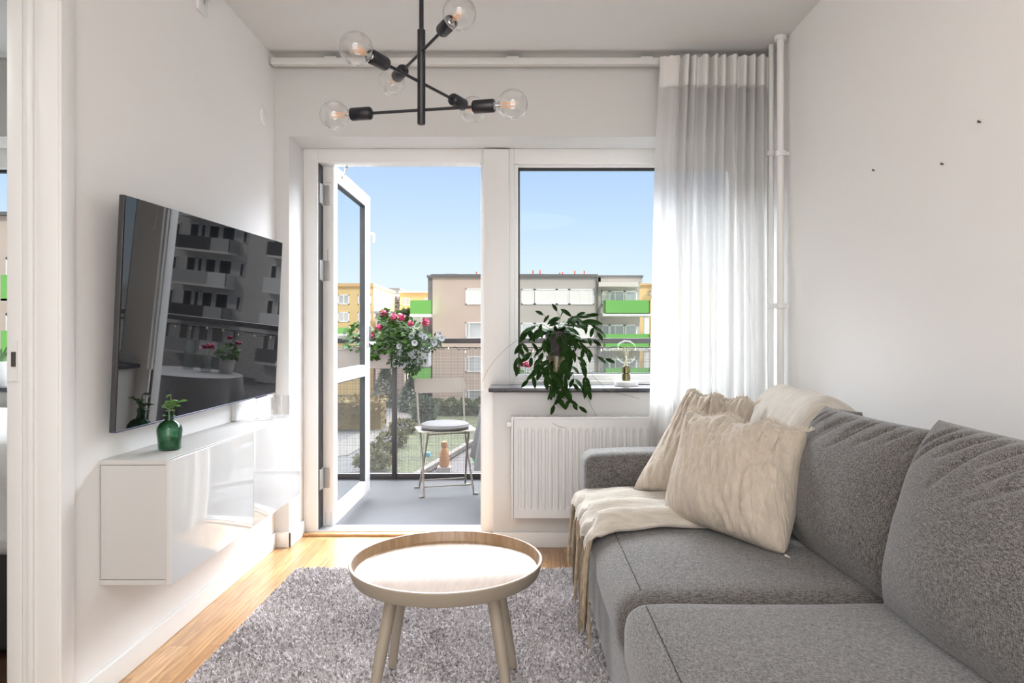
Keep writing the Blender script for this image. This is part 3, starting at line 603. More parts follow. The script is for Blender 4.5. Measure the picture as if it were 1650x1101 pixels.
def seat(name, x0, x1, y0, y1, z0, z1, crown, r=.06):
    hx, hy, hz = (x1-x0)/2, (y1-y0)/2, (z1-z0)/2
    def fn(p):
        q = Vector(p); u, v = p.x/hx, p.y/hy
        k = max(0, 1-abs(u)**3)*max(0, 1-abs(v)**3)
        if p.z > 0: q.z += crown*k+.004*noise.noise(Vector((p.x*5, p.y*5, z1)))
        q.x -= (.012*max(0, 1-abs(v)**3)*(1-abs(p.z/hz)**2) if u < -.9 else 0)
        return q
    bm = B(); soft_box(bm, (hx, hy, hz), r, fn, Matrix.Translation(((x0+x1)/2, (y0+y1)/2, (z0+z1)/2)), n=26)
    o = make(name, bm, SOFA, so)
    cxm, cym, czm = (x0+x1)/2, (y0+y1)/2, (z0+z1)/2; sm_ = B()
    def srf(px_, py_): q = fn(Vector((px_-cxm, py_-cym, hz))); return Vector((q.x+cxm, q.y+cym, q.z+czm))
    def edge_pt(a, b):   # a point on the rounded front-left edge
        return srf(a, b)
    tube(sm_, [edge_pt(x0+r*.95, y0+.05+(y1-y0-.1)*k/40)+Vector((0, 0, .0003)) for k in range(41)], .0013, 5)
    tube(sm_, [Vector((x0+.03+(x1-x0-.3)*k/30, y0+.001, z1-r*.75)) for k in range(31)], .0012, 5)
    make('seam', sm_, mat('seam_dark', (.04, .038, .036), .95), o)
    return o
seat('seat_cushion', SXF-.01, 1.06, 1.635, 2.735, .285, .447, .018)
seat('seat_cushion', SXF-.008, 1.06, .35, 1.622, .285, .452, .022, r=.05)
for i, (x0, x1, y0, y1) in enumerate([(.27, .33, .2, .26), (.27, .33, 2.66, 2.72), (1.16, 1.22, .2, .26), (1.16, 1.22, 2.66, 2.72)]):
    bxs('leg', [(x0, x1, y0, y1, .0 if i > 1 else .024, .08)], BLKMET, so, bev=.004)
def fold(u, v, a, s=1.0):
    """gathered creases that start at the top seam and fade downwards"""
    h = 0
    for k, (c, sl, wd, amp, ln) in enumerate(a):
        t = (v-(1-ln))/ln
        if t <= 0: continue
        cc = c+sl*(1-v)**1.3*2
        h -= amp*math.exp(-((u-cc)/wd)**2)*min(1, t*1.6)*min(1, (1-v)*6+.25)
    return h*s
def creases(seed, n, u0, u1, amp=.020, ln=.60, sl=-.3):
    rd = random.Random(seed)
    return [(u0+(u1-u0)*(k+.5+rd.uniform(-.3, .3))/n, sl*rd.uniform(.6, 1.3), rd.uniform(.028, .045), amp*rd.uniform(.5, 1.1), ln*rd.uniform(.5, 1.0)) for k in range(n)]
def back_cushion(yc, W, Hh, T, base, top, cr, seed, yaw=0):
    x0, z0 = base; x1, z1 = top
    up = Vector((x1-x0, 0, z1-z0)).normalized(); along = Vector((math.sin(yaw), -math.cos(yaw), 0))   # local x = towards the camera
    c = Vector((x0, yc, z0))+up*Hh/2
    M = basis(c, along, up)
    def wr(u, v, s):
        h = .006*noise.noise(Vector((u*2.2, v*2.2, seed+s*5)))*(1)
        if s*WS < 0: return h
        h += fold(u, v, cr)
        return h
    # which local side faces the room (-x)?
    WS = 1 if (M.to_3x3() @ Vector((0, 0, 1))).x < 0 else -1
    bm = B(); pillow(bm, W, Hh, T, M, n=110, wr=wr, pinch=.035, pw=.5)
    return make('back_cushion', bm, SOFA, so)
CR1 = creases(3, 9, -.75, .9, amp=.022, sl=-.24); CR2 = creases(8, 11, -.7, .95, amp=.025, ln=.75, sl=-.30)
back_cushion(2.43, .60, .42, .24, (.93, .44), (1.06, .84), creases(5, 6, -.8, .8), 1)
back_cushion(1.885, .64, .44, .27, (.885, .425), (.99, .84), CR1, 2, yaw=.04)
back_cushion(1.245, .78, .47, .30, (.875, .425), (1.00, .86), CR2, 3, yaw=.02)
# ---------------------------------------------------------------- throw pillows
def linen(name, col):
    m, n, l, b = new_mat(name); t = n.new('ShaderNodeTexCoord')
    mp = n.new('ShaderNodeMapping'); mp.inputs['Scale'].default_value = (7, 7, 1.3); mp.inputs['Rotation'].default_value = (.15, .32, 0); l.new(t.outputs['Object'], mp.inputs[0])
    nz = n.new('ShaderNodeTexNoise'); nz.inputs['Scale'].default_value = 9; nz.inputs['Detail'].default_value = 5; nz.inputs['Distortion'].default_value = .6; l.new(mp.outputs[0], nz.inputs[0])
    n2 = n.new('ShaderNodeTexNoise'); n2.inputs['Scale'].default_value = 420; l.new(t.outputs['Object'], n2.inputs[0])
    r = n.new('ShaderNodeValToRGB'); r.color_ramp.elements[0].position = .3; r.color_ramp.elements[1].position = .7
    r.color_ramp.elements[0].color = (*[c*.86 for c in col], 1); r.color_ramp.elements[1].color = (*[min(1, c*1.08) for c in col], 1); l.new(nz.outputs[0], r.inputs[0]); l.new(r.outputs[0], b.inputs['Base Color'])
    ad = n.new('ShaderNodeMath'); ad.operation = 'MULTIPLY_ADD'; ad.inputs[1].default_value = .15; l.new(n2.outputs[0], ad.inputs[0]); l.new(nz.outputs[0], ad.inputs[2])
    bp = n.new('ShaderNodeBump'); bp.inputs['Strength'].default_value = .8; bp.inputs['Distance'].default_value = .009; l.new(ad.outputs[0], bp.inputs['Height']); l.new(bp.outputs[0], b.inputs['Normal'])
    b.inputs['Roughness'].default_value = .95; b.inputs['Specular IOR Level'].default_value = .1; b.inputs['Sheen Weight'].default_value = .2; return m
LIN = linen('beige_linen', (.50, .43, .35))
def throw_pillow(BLc, BRc, TLc, TRc, T, seed, lab):
    BLc, BRc, TLc, TRc = map(Vector, (BLc, BRc, TLc, TRc)); nrm = ((BRc-BLc).cross(TLc-BLc)).normalized()
    c = (BLc+BRc+TLc+TRc)/4
    root = thing('throw_pillow', (c.x, c.y, min(BLc.z, BRc.z)), lab, 'pillow', 'linen throw pillows')
    n = 80; rd = random.Random(seed)
    seams = [(rd.uniform(-.8, .8), rd.uniform(-.5, .5), rd.uniform(.012, .03), rd.uniform(.003, .008)) for _ in range(18)]
    def P3(i, j, s):
        u = -1+2*i/n; v = -1+2*j/n
        t = T/2*(max(0, 1-abs(u)**2.6)**.5)*(max(0, 1-abs(v)**2.6)**.5)
        ed = min(1, t/(T*.2))
        h = .010*noise.noise(Vector((u*2, v*1.6, seed)))+.009*noise.noise(Vector((u*11+v*2, v*2.2, seed+3)))+.004*noise.noise(Vector((u*4, v*13, seed+7)))*max(0, u)
        for (a, b_, wd, am) in seams: h -= am*math.exp(-((u-a-b_*v)/wd)**2)*max(0, min(1, (v+.3)))
        h += .010*abs(v)**3*math.sin(u*14+seed)*(1-abs(u))
        t += h*ed
        uu = u*(1-.075*(1-v*v)*abs(u)); vv = v*(1-.06*(1-u*u)*abs(v))
        kc = 1-.07*(abs(u)*abs(v))**5; uu *= kc; vv *= kc
        a, b_ = (uu+1)/2, (vv+1)/2
        p = BLc*(1-a)*(1-b_)+BRc*a*(1-b_)+TLc*(1-a)*b_+TRc*a*b_
        p += nrm*(s*t) + nrm*(.012*noise.noise(Vector((u*1.5, v*1.5, seed+9)))) + (TLc-BLc).normalized()*(.010*math.sin(u*9+seed)*max(0, v)**4)
        return p
    bm = B()
    top = [[bm.verts.new(P3(i, j, 1)) for j in range(n+1)] for i in range(n+1)]
    bot = [[top[i][j] if i in (0, n) or j in (0, n) else bm.verts.new(P3(i, j, -1)) for j in range(n+1)] for i in range(n+1)]
    for i in range(n):
        for j in range(n):
            bm.faces.new((top[i][j], top[i+1][j], top[i+1][j+1], top[i][j+1]))
            q = (bot[i][j], bot[i][j+1], bot[i+1][j+1], bot[i+1][j])
            if set(q) != {top[i][j], top[i+1][j], top[i+1][j+1], top[i][j+1]}: bm.faces.new(q)
    make('cover', bm, LIN, root)
    # frayed top edge: ruffled fringe strip
    bm = B(); upv = ((TLc-BLc)+(TRc-BRc)).normalized()
    for r_ in range(3):
        for k in range(150):
            i = k/149*n; i0 = min(n-1, int(i)); p = top_p(P3, i, n)
            d = (upv*rd.uniform(.5, 1.1)+nrm*rd.uniform(-.9, .9)+(TRc-TLc).normalized()*rd.uniform(-.6, .6)).normalized()
            L = rd.uniform(.008, .018); tube(bm, [p-upv*.004, p+d*L*.6, p+d*L+nrm*rd.uniform(-.004, .004)], [.0022, .0018, .0007], 4)
    make('frayed_edge', bm, mat('linen_fray', (.62, .55, .46), .95, spec=.1), root)
    _cc = (BLc+BRc+TLc+TRc)/4
    for q, dd in ((BRc.lerp(_cc, .06), 1), (TRc.lerp(_cc, .06), 1)):
        bm = B()
        for k in range(16): tube(bm, [q, q+(q-_cc).normalized()*rd.uniform(.006, .022)+Vector((rd.uniform(-.010, .010), rd.uniform(-.010, .010), rd.uniform(-.006, .006)))], [.003, .001], 4)
        make('corner_tassel', bm, mat('linen_fray', (.62, .55, .46)), root)
def top_p(P3, i, n):
    a = P3(i, n, 1); return a
throw_pillow((.462, 2.26, .482), (.742, 1.90, .452), (.575, 2.385, .822), (.868, 2.045, .800), .22, 4, 'larger front beige linen throw pillow with frayed top, resting on the blanket')
throw_pillow((.405, 2.62, .475), (.74, 2.50, .475), (.655, 2.74, .86), (.90, 2.60, .83), .18, 9, 'paler beige linen throw pillow leaning behind the front pillow against the arm')
# ---------------------------------------------------------------- throw blanket
BLK = mat('wool_blanket', (.53, .48, .415), .97, spec=.08, var=(16, .13, (1, 5, 1)), bump=(170, .9, .004), sheen=.35)
bl = thing('throw_blanket', (.5, 2.45, .1), 'cream wool throw blanket with long brown-beige tassels over the sofa corner', 'blanket')
def prof_pts():
    # section through the blanket: hanging front, over the seat, up the back cushion, over its top
    return [(.208, .395), (.207, .410), (.210, .425), (.226, .455), (.27, .468), (.36, .478), (.50, .482), (.62, .480), (.74, .480), (.80, .52), (.83, .62), (.88, .74), (.94, .84), (1.0, .878), (1.06, .872), (1.125, .835), (1.165, .785)]
PR = prof_pts()
def pr(t):
    f = t*(len(PR)-1); i = min(len(PR)-2, int(f)); a = f-i
    i0, i3 = max(0, i-1), min(len(PR)-1, i+2); o = []
    for k in (0, 1):
        p0, p1, p2, p3 = PR[i0][k], PR[i][k], PR[i+1][k], PR[i3][k]
        o.append(.5*(2*p1+(p2-p0)*a+(2*p0-5*p1+4*p2-p3)*a*a+(3*p1-p0-3*p2+p3)*a**3))
    return o
def blanket_pt(u, v, off=0):
    x, z = pr(u)
    # near edge runs obliquely, nearer at the front where it spreads
    k = min(1, max(0, (x-.2)/.65))
    yn = 2.13+.02*math.sin(u*20) if u < .55 else 2.13+(u-.55)*.3
    yf = 2.755-.05*k
    if u > .62: yn = max(yn, 2.16+.35*(u-.62))
    y = yn+(yf-yn)*v
    z += .010*noise.noise(Vector((x*9, y*16, 1)))+.007*math.sin(y*26+x*6)*(1 if u < .7 else .5)
    if .2 < u < .62:
        # thick rolled fold along the near edge
        z += .046*math.exp(-((v-.12)/.10)**2)-.014*math.exp(-((v-0)/.04)**2)+.018*math.exp(-((v-.46-.3*(x-.3))/.07)**2)+.010*math.exp(-((v-.75+.2*(x-.3))/.05)**2)
    if u > .62: z -= .045*math.exp(-(v/.07)**2)
    if u <= .2: x -= .010*math.sin(v*22)+.006*math.sin(v*47)
    z = max(z, .460) if .22 < u < .5 else z
    return Vector((x, y, z+off))
bm = B(); NU, NV = 110, 80
t_ = grid(bm, lambda u, v: blanket_pt(u, v, 0), NU, NV); 
def cloth_thick(bm, me_th):
    bmesh.ops.recalc_face_normals(bm, faces=bm.faces[:]); bmesh.ops.solidify(bm, geom=bm.faces[:], thickness=me_th)
cloth_thick(bm, .009); make('blanket_cloth', bm, BLK, bl)
random.seed(5); TAS = mat('blanket_tassel', (.27, .215, .155), .97, spec=.05, var=(30, .3), bump=(200, .6, .003))
_n = TAS.node_tree.nodes; _l = TAS.node_tree.links; _oi = _n.new('ShaderNodeObjectInfo'); _hv = _n.new('ShaderNodeHueSaturation'); _mr = _n.new('ShaderNodeMapRange')
_mr.inputs[3].default_value = .45; _mr.inputs[4].default_value = 1.75; _l.new(_oi.outputs['Random'], _mr.inputs[0]); _l.new(_mr.outputs[0], _hv.inputs['Value'])
_src = _n['Principled BSDF'].inputs['Base Color'].links[0].from_socket; _l.new(_src, _hv.inputs['Color']); _l.new(_hv.outputs[0], _n['Principled BSDF'].inputs['Base Color'])
for k in range(15):
    v = k/14; p = blanket_pt(0.0, v); L = .24+.05*(1-v)+random.uniform(-.03, .03)
    sw = random.uniform(-.02, .02); x1 = p.x+random.uniform(-.022, .006); y1 = p.y+sw
    bm = B(); pts = bez(p+Vector((0, 0, .012)), (p.x-random.uniform(.008, .022), p.y+sw*.2+random.uniform(-.01, .01), p.z-L*.3), (x1+random.uniform(-.018, .006), y1+random.uniform(-.02, .02), p.z-L*.65), (x1, y1, max(.035, p.z-L)), 9)
    tube(bm, pts, [.0055, .0068, .0058, .0066, .0056, .0064, .0055, .006, .005, .002], 8); make('tassel', bm, TAS, bl)
for k in range(7):   # tassels falling from the near folded edge at the corner
    u = .04+.018*k; p = blanket_pt(u, 0.0); L = .20+.012*k+random.uniform(-.03, .03)
    q = Vector((p.x-.014-random.uniform(0, .012), p.y-.012-.004*k+random.uniform(-.01, .01), max(.05, p.z-L)))
    bm = B(); tube(bm, bez(p, p+Vector((-.014, -.014, -.02)), q+Vector((0.004, 0, L*.5)), q, 9), [.0055, .0068, .0058, .0066, .0056, .0064, .0055, .006, .005, .002], 8); make('tassel', bm, TAS, bl)
# ---------------------------------------------------------------- radiator
RADM = mat('radiator_enamel', (.76, .755, .74), .35)
rd_ = thing('radiator', (.5, 3.44, .177), 'white ribbed panel radiator under the window', 'radiator')
rx0, rx1, ry, rz0, rz1 = -.043, 1.05, 3.375, .177, .672
bm = B()
def radp(u, v):
    x = rx0+(rx1-rx0)*u; z = rz0+(rz1-rz0)*v
    inn = 1 if .115 < v < .865 and .02 < u < .98 else 0
    e = min(1, max(0, min(v-.085, .895-v)/.035)); ph = ((x-rx0-.02)/.0335) % 1
    d = 0
    s = math.sin(ph*2*PI); d = .009*(max(-.35, min(1, s*2.4)))*e*(1 if .02 < u < .985 else 0)
    return Vector((x, ry+d, z))
grid(bm, radp, 400, 60); make('front_panel', bm, RADM, rd_, sm=60)
bxs('side_panel', [(rx0-.012, rx0-.002, ry-.004, 3.47, rz0, rz1+.004), (rx1+.002, rx1+.012, ry-.004, 3.47, rz0, rz1), (rx0, rx1, 3.455, 3.465, rz0, rz1-.01)], RADM, rd_, bev=.002)
bm = B(); x = rx0
while x < rx1: box(bm, x, x+.008, ry+.006, 3.455, rz1-.001, rz1+.003); x += .0135
box(bm, rx0-.005, rx1+.005, ry-.004, ry+.007, rz1-.006, rz1+.006, .002); box(bm, rx0-.005, rx1+.005, 3.452, 3.462, rz1-.006, rz1+.004); make('top_grille', bm, RADM, rd_)
bm = B(); lathe(bm, [(0, 0), (.011, .001), (.011, .018), (.007, .022), (.007, .03)], (rx0-.035, 3.42, .635), 16, (1, 0, 0)); make('bleed_valve', bm, PLAST, rd_)
# ---------------------------------------------------------------- hoya in its pot on a glass jar
JAR = glass_real('smoky_jar', (.62, .60, .52)); SZ = .8165
jx, jy = (897-CX)*3.56/F, 3.56
jr = thing('glass_jar', (jx, jy, SZ), 'tall smoky glass jar with a white printed mark standing on the window sill', 'jar')
bm = B(); lathe(bm, [(0, .003), (.050, 0), (.055, .004), (.055, .158), (.052, .158), (.052, .008), (0, .008)], (jx, jy, SZ), 40); make('jar_body', bm, JAR, jr)
bm = B()
for zz, a0, a1 in ((.052, -.28, .28), (.040, -.36, .42), (.046, .05, .3)):
    pts = []
    for k in range(13):
        a = a0+(a1-a0)*k/12-PI/2+.15; pts.append((jx+math.cos(a)*.0558, jy+math.sin(a)*.0558, SZ+zz+.0014*math.sin(k*2.4)))
    tube(bm, pts, .0010, 5)
make('printed_mark', bm, PLAST, jr)
POTM = mat('dark_pot', (.035, .026, .028), .5)
hp_ = thing('hoya_plant', (jx+.004, jy, SZ+.160), 'trailing dark green hoya in a dark plastic pot on the glass jar by the window', 'potted plant')
pz = SZ+.159
bm = B(); lathe(bm, [(0, 0), (.048, 0), (.052, .008), (.062, .112), (.066, .113), (.067, .128), (.062, .128), (.058, .115), (0, .112)], (jx+.004, jy, pz), 36); make('pot', bm, POTM, hp_)
bm = B(); lathe(bm, [(0, .116), (.058, .112)], (jx+.004, jy, pz), 24); make('soil', bm, mat('soil', (.03, .02, .014), .95), hp_)
def trail(px_pts, d0, d1):
    n = len(px_pts); return [P(px, py, d0+(d1-d0)*i/(n-1)) for i, (px, py) in enumerate(px_pts)]
random.seed(21)
TR_ = [
 ([(895, 535), (872, 522), (850, 530), (838, 560), (834, 590)], 3.52, 3.45), ([(890, 535), (868, 530), (858, 545), (856, 575)], 3.50, 3.46),
 ([(885, 535), (876, 560), (872, 590), (878, 612)], 3.5, 3.43), ([(905, 535), (925, 540), (940, 560), (955, 572), (975, 578)], 3.52, 3.42),
 ([(905, 532), (928, 520), (950, 520), (962, 535)], 3.54, 3.48), ([(900, 533), (918, 550), (930, 575), (940, 600), (948, 628)], 3.5, 3.42),
 ([(900, 535), (912, 560), (922, 590), (925, 610), (920, 634)], 3.49, 3.41), ([(915, 570), (908, 600), (905, 620), (905, 640), (915, 645), (932, 655)], 3.47, 3.40),
 ([(884, 575), (888, 600), (893, 620), (897, 640), (893, 652)], 3.47, 3.40), ([(892, 530), (885, 515), (876, 508)], 3.55, 3.5), ([(900, 530), (903, 512), (898, 502)], 3.55, 3.5),
 ([(905, 530), (915, 518), (928, 510)], 3.55, 3.5), ([(903, 530), (920, 512), (948, 508)], 3.53, 3.48), ([(898, 535), (880, 540), (868, 570), (866, 600), (852, 612)], 3.49, 3.42),
 ([(902, 535), (930, 550), (948, 545), (955, 548)], 3.52, 3.5), ([(880, 575), (884, 590), (888, 610), (888, 628)], 3.47, 3.42), ([(904, 540), (916, 570), (912, 600), (915, 625)], 3.48, 3.42)]
bm = B(); lb = B()
for pts, d0, d1 in TR_:
    q = trail(pts, d0, d1); tube(bm, q, .0013, 5)
    # resample
    segs = []
    for a, b in zip(q, q[1:]):
        m_ = max(1, int((b-a).length/.022)); segs += [(a.lerp(b, k/m_), (b-a).normalized()) for k in range(m_)]
    for k, (p, t) in enumerate(segs):
        if k == 0: continue
        for s in (-1, 1):
            if random.random() < .52: continue
            out = Vector((s*random.uniform(.3, 1), -random.uniform(.1, .8), random.uniform(-.9, .35)))+t*.7
            L = random.uniform(.045, .080); leaf(lb, p, out, (random.uniform(-.5, .5), -.7, .6), L, L*random.uniform(.33, .42), random.uniform(.1, .5))
    leaf(lb, q[-1], (q[-1]-q[-2])+Vector((0, 0, -.004)), (0, -.8, .4), .055, .021, .2)
for (px, py, ex, ey, L) in ((935, 520, 968, 517, .11), (903, 498, 922, 508, .07), (876, 520, 884, 506, .05), (880, 535, 842, 548, .10), (885, 580, 868, 592, .075), (890, 590, 870, 598, .07), (905, 560, 925, 590, .10), (912, 585, 918, 615, .09), (938, 590, 945, 608, .065)):
    a = P(px, py, 3.46); b = P(ex, ey, 3.43); leaf(lb, a, b-a, (0, -.8, .6), L, L*.36, .25, seg=7)
for k in range(95):
    a = random.uniform(0, 2*PI); r = random.uniform(.01, .06); p = Vector((jx+math.cos(a)*r, jy+math.sin(a)*r, pz+.118)); el = random.uniform(-.2, 1.2)
    L = random.uniform(.04, .075); leaf(lb, p, (math.cos(a), math.sin(a)*.8, el), (0, -.3, 1), L, L*.36, random.uniform(.1, .6))
make('trailing_stems', bm, mat('hoya_stem', (.06, .05, .02), .6), hp_)
make('foliage', lb, mat('hoya_leaf', (.016, .042, .009),   .7, spec=.05, var=(30, .45)), hp_)
bm = B()
for pts, d0, d1 in (([(872, 535), (845, 542), (815, 562), (790, 590), (778, 615)], 3.5, 3.42), ([(893, 650), (886, 668), (893, 684), (912, 690)], 3.40, 3.36), ([(942, 630), (955, 660), (972, 685)], 3.41, 3.38),
                     ([(950, 600), (980, 628), (1020, 640), (1030, 643)], 3.42, 3.40), ([(900, 560), (872, 580), (848, 603), (842, 606)], 3.45, 3.42)):
    q = trail(pts, d0, d1); s = []
    for i in range(len(q)-1):
        a0 = q[max(0, i-1)]; a3 = q[min(len(q)-1, i+2)]
        for t in (0, .25, .5, .75): s.append(.5*(2*q[i]+(q[i+1]-a0)*t+(2*a0-5*q[i]+4*q[i+1]-a3)*t*t+(3*q[i]-a0-3*q[i+1]+a3)*t**3))
    tube(bm, s+[q[-1]], .0009, 5)
make('tendrils', bm, mat('tendril', (.16, .13, .09), .7), hp_)
# ---------------------------------------------------------------- globe lamp on the sill
gx, gy = (1009-CX)*3.58/F, 3.58
gl = thing('globe_lamp', (gx, gy, SZ), 'small lamp with a clear globe bulb on a white marble disc, on the window sill', 'lamp')
bm = B(); lathe(bm, [(0, 0), (.060, 0), (.062, .003), (.062, .023), (.059, .026), (0, .026)], (gx, gy, SZ), 40); make('marble_base', bm, mat('marble', (.82, .81, .80), .3, var=(14, .06)), gl)
bm = B(); lathe(bm, [(0, .026), (.021, .026), (.021, .064), (.019, .066), (.021, .068), (.021, .098), (.018, .104), (.016, .104), (0, .100)], (gx, gy, SZ), 28); make('lamp_socket', bm, mat('antique_brass', (.16, .14, .07), .25, metal=.9), gl)
Rg = .062; cg = .178
bm = B(); prof = [(.014, .100), (.014, .112), (.018, .119)]+[(Rg*math.sin(t), cg-Rg*math.cos(t)) for t in [.42+(PI-.42)*k/18 for k in range(19)]]; prof[-1] = (0, cg+Rg)
lathe(bm, prof, (gx, gy, SZ), 40); bl_ = make('bulb', bm, thin_glass('amber_bulb_glass', (.95, .95, .90), .2), gl)
bm = B(); lathe(bm, [(0, .10), (.012, .10), (.006, .115), (.004, .15), (0, .155)], (gx, gy, SZ), 12)
for k in range(6):
    a = k*PI/3; tube(bm, [(gx+.004*math.cos(a), gy+.004*math.sin(a), SZ+.15), (gx+.02*math.cos(a), gy+.02*math.sin(a), SZ+.205), (gx+.012*math.cos(a+.5), gy+.012*math.sin(a+.5), SZ+.15)], .0007, 5)
make('filament', bm, mat('clear_filament', (.62, .56, .45), .4, metal=.5), bl_)
bm = B(); tube(bm, bez((gx+.062, gy, SZ+.008), (gx+.10, gy-.01, SZ+.012), (gx+.14, gy-.02, SZ+.003), (gx+.24, gy+.02, SZ+.003)), .0025, 6); make('power_cord', bm, BLACK, gl)
# blind cord beside the door
bm = B(); tube(bm, [P(781, 338, 3.675), P(783, 352, 3.672), P(789, 392, 3.67), P(790, 397, 3.67)], [.0016, .0016, .0016, .004], 6); tube(bm, [P(781, 338, 3.675), P(784, 360, 3.672), P(786, 396, 3.67)], .0014, 6)
make('blind_cord', bm, PLAST, label='short white blind cord on the post between door and window', cat='cord')
# ---------------------------------------------------------------- bedroom next door
be = thing('bed', (-2.6, 2.85, 0), 'bed with a pale grey cover over a dark frame, seen through the doorway', 'bed')
bxs('bed_frame', [(-3.7, -1.62, 2.26, 3.40, .03, .36)], mat('dark_bed', (.02, .018, .018), .8), be, bev=.02)
def sp(p): return Vector((p.x, p.y+.01*math.sin(p.x*9+p.z*12)*(1 if p.z < .1 else .2), p.z+.012*noise.noise(p*4)))
bm = B(); soft_box(bm, (1.06, .60, .19), .07, sp, Matrix.Translation((-2.66, 2.83, .535)), n=24); make('bedspread', bm, mat('bedspread', (.52, .51, .49), .9, bump=(40, .6, .004)), be)
ap = thing('aloe_plant', (-2.72, 3.56, SZ), 'small spiky green aloe in a white pot on the bedroom window sill', 'potted plant')
qx = -2.735
bm = B(); lathe(bm, [(0, 0), (.062, 0), (.066, .01), (.072, .13), (.068, .13), (.062, .11), (0, .11)], (qx, 3.56, SZ), 32); make('pot', bm, PLAST, ap)
bm = B(); random.seed(4)
for k in range(22):
    a = random.uniform(0, 2*PI); leaf(bm, (qx+.02*math.cos(a), 3.56+.02*math.sin(a), SZ+.11), (math.cos(a)*random.uniform(.3, 1.1), math.sin(a)*.6, 1), (-math.cos(a), -math.sin(a), .3), random.uniform(.09, .19), .017, .15, seg=5, fold=.5)
make('foliage', bm, mat('aloe_leaf', (.08, .17, .05), .4), ap)
# ---------------------------------------------------------------- balcony things
CHM = mat('chair_beige_enamel', (.23, .20, .168), .45)
fc = thing('folding_chair', (-.55, 4.9, -.03), 'beige metal folding bistro chair on the balcony', 'chair')
Cn = Vector((-.55, 4.88, -.03)); rt = Vector((.339, .093, 0)).normalized(); fw = Vector((.093, -.339, 0)).normalized()   # right (picture) and front (towards camera)
def cp(a, b, z): return Cn+rt*a+fw*b+Vector((0, 0, z))
for s in (-1, 1):
    a = s*.165
    bm = B(); tube(bm, [cp(a*1.06, -.30, .80), cp(a*1.04, -.20, .52), cp(a*1.0, -.15, .43), cp(a*1.0, .0, .24), cp(a*1.05, .145, .03), cp(a*1.05, .15, .005), cp(a*1.25, .165, .004)], .0075, 10)
    make('back_leg', bm, CHM, fc)
    bm = B(); tube(bm, [cp(a*.86, .13, .432), cp(a*.92, .0, .24), cp(a*1.02, -.14, .03), cp(a*1.03, -.15, .005), cp(a*1.25, -.155, .004)], .0075, 10)
    make('front_leg', bm, CHM, fc)
bm = B(); tube(bm, [cp(-.172, .125, .065), cp(.172, .125, .065)], .005, 8); make('stretcher', bm, CHM, fc)
bm = B(); tube(bm, [cp(-.168, -.125, .06), cp(.168, -.125, .06)], .005, 8); make('stretcher', bm, CHM, fc)
for q_ in (.135, -.12):
    bm = B(); tube(bm, [cp(-.145, q_, .428), cp(.145, q_, .428)], .005, 8); make('seat_rail', bm, CHM, fc)
def rrect(w_, h_, r, n=5):
    o = []
    for sx, sy, a0 in ((1, 1, 0), (-1, 1, PI/2), (-1, -1, PI), (1, -1, 1.5*PI)):
        for k in range(n+1):
            a = a0+k*PI/2/n; o.append((sx*(w_-r)+r*math.cos(a), sy*(h_-r)+r*math.sin(a)))
    return o
Mc = Matrix(((rt.x, fw.x, 0, Cn.x), (rt.y, fw.y, 0, Cn.y), (0, 0, 1, Cn.z), (0, 0, 0, 1)))
bm = B(); prism(bm, rrect(.205, .175, .045), .445, .449, Mc); make('seat', bm, CHM, fc)
bm = B(); up = (cp(0, -.30, .80)-cp(0, -.20, .52)).normalized(); Mb = basis(cp(0, -.272, .735), rt, up)
prism(bm, rrect(.192, .056, .03), .004, .008, Mb)
for v in bm.verts:
    l_ = Mb.inverted() @ v.co; l_.z += .18*l_.x*l_.x*(-1); v.co = Mb @ l_
bt = make('backrest', bm, CHM, fc)
bm = B()
for sx in (-1, 1):
    for sy in (-1, 1): lathe(bm, [(0, .0105), (.004, .0095), (.0045, .008)], Mb @ Vector((sx*.165, sy*.038, -.018*.0-.0052)), 8, Mb.to_3x3() @ Vector((0, 0, 1)))
make('rivet', bm, mat('rivet', (.25, .23, .2), .4, metal=.5), bt)
bm = B(); lathe(bm, [(0, 0), (.15, 0), (.168, .008), (.174, .022), (.168, .036), (.15, .044), (.08, .047), (0, .048)], cp(-.005, .01, .4495), 48)
cs = thing('seat_cushion', cp(-.005, .01, .4495), 'round light grey seat cushion on the balcony chair', 'cushion'); make('cushion_cover', bm, mat('cushion_grey', (.15, .145, .15), .9, bump=(200, .4)), cs)
bm = B(); lathe(bm, [(.172, .0205), (.1755, .022), (.172, .0235)], cp(-.005, .01, .4495), 48); make('piping', bm, mat('cushion_piping', (.36, .33, .30), .9), cs)
# planter box on the railing
PLM = mat('planter_taupe', (.22, .185, .165), .6)
pb = thing('planter_box', (-1.15, 5.18, .83), 'taupe planter box hung on the balcony railing', 'planter')
bm = B()
pts = [(-.07, 0), (.07, 0), (.085, .155), (-.085, .155)]
prism(bm, [(5.175+a, .835+b) for a, b in pts], -1.52, -.985, axis='x'); make('box', bm, PLM, pb, sm=20)
bxs('rim', [(-1.53, -.975, 5.082, 5.268, .972, .99)], PLM, pb, bev=.004)
bm = B(); box(bm, -.975, -.70, 5.10, 5.26, .845, .99, .01); pg = make('planter_pot', bm, mat('planter_grey', (.36, .36, .36), .6), label='small grey planter pot beside the taupe box on the railing', cat='planter')
LF = mat('geranium_leaf', (.032, .072, .012), .7, spec=.15, var=(25, .5)); LF2 = mat('petunia_leaf', (.024, .042, .016), .75, spec=.15, var=(25, .4)); STM = mat('flower_stem', (.15, .24, .07), .6)
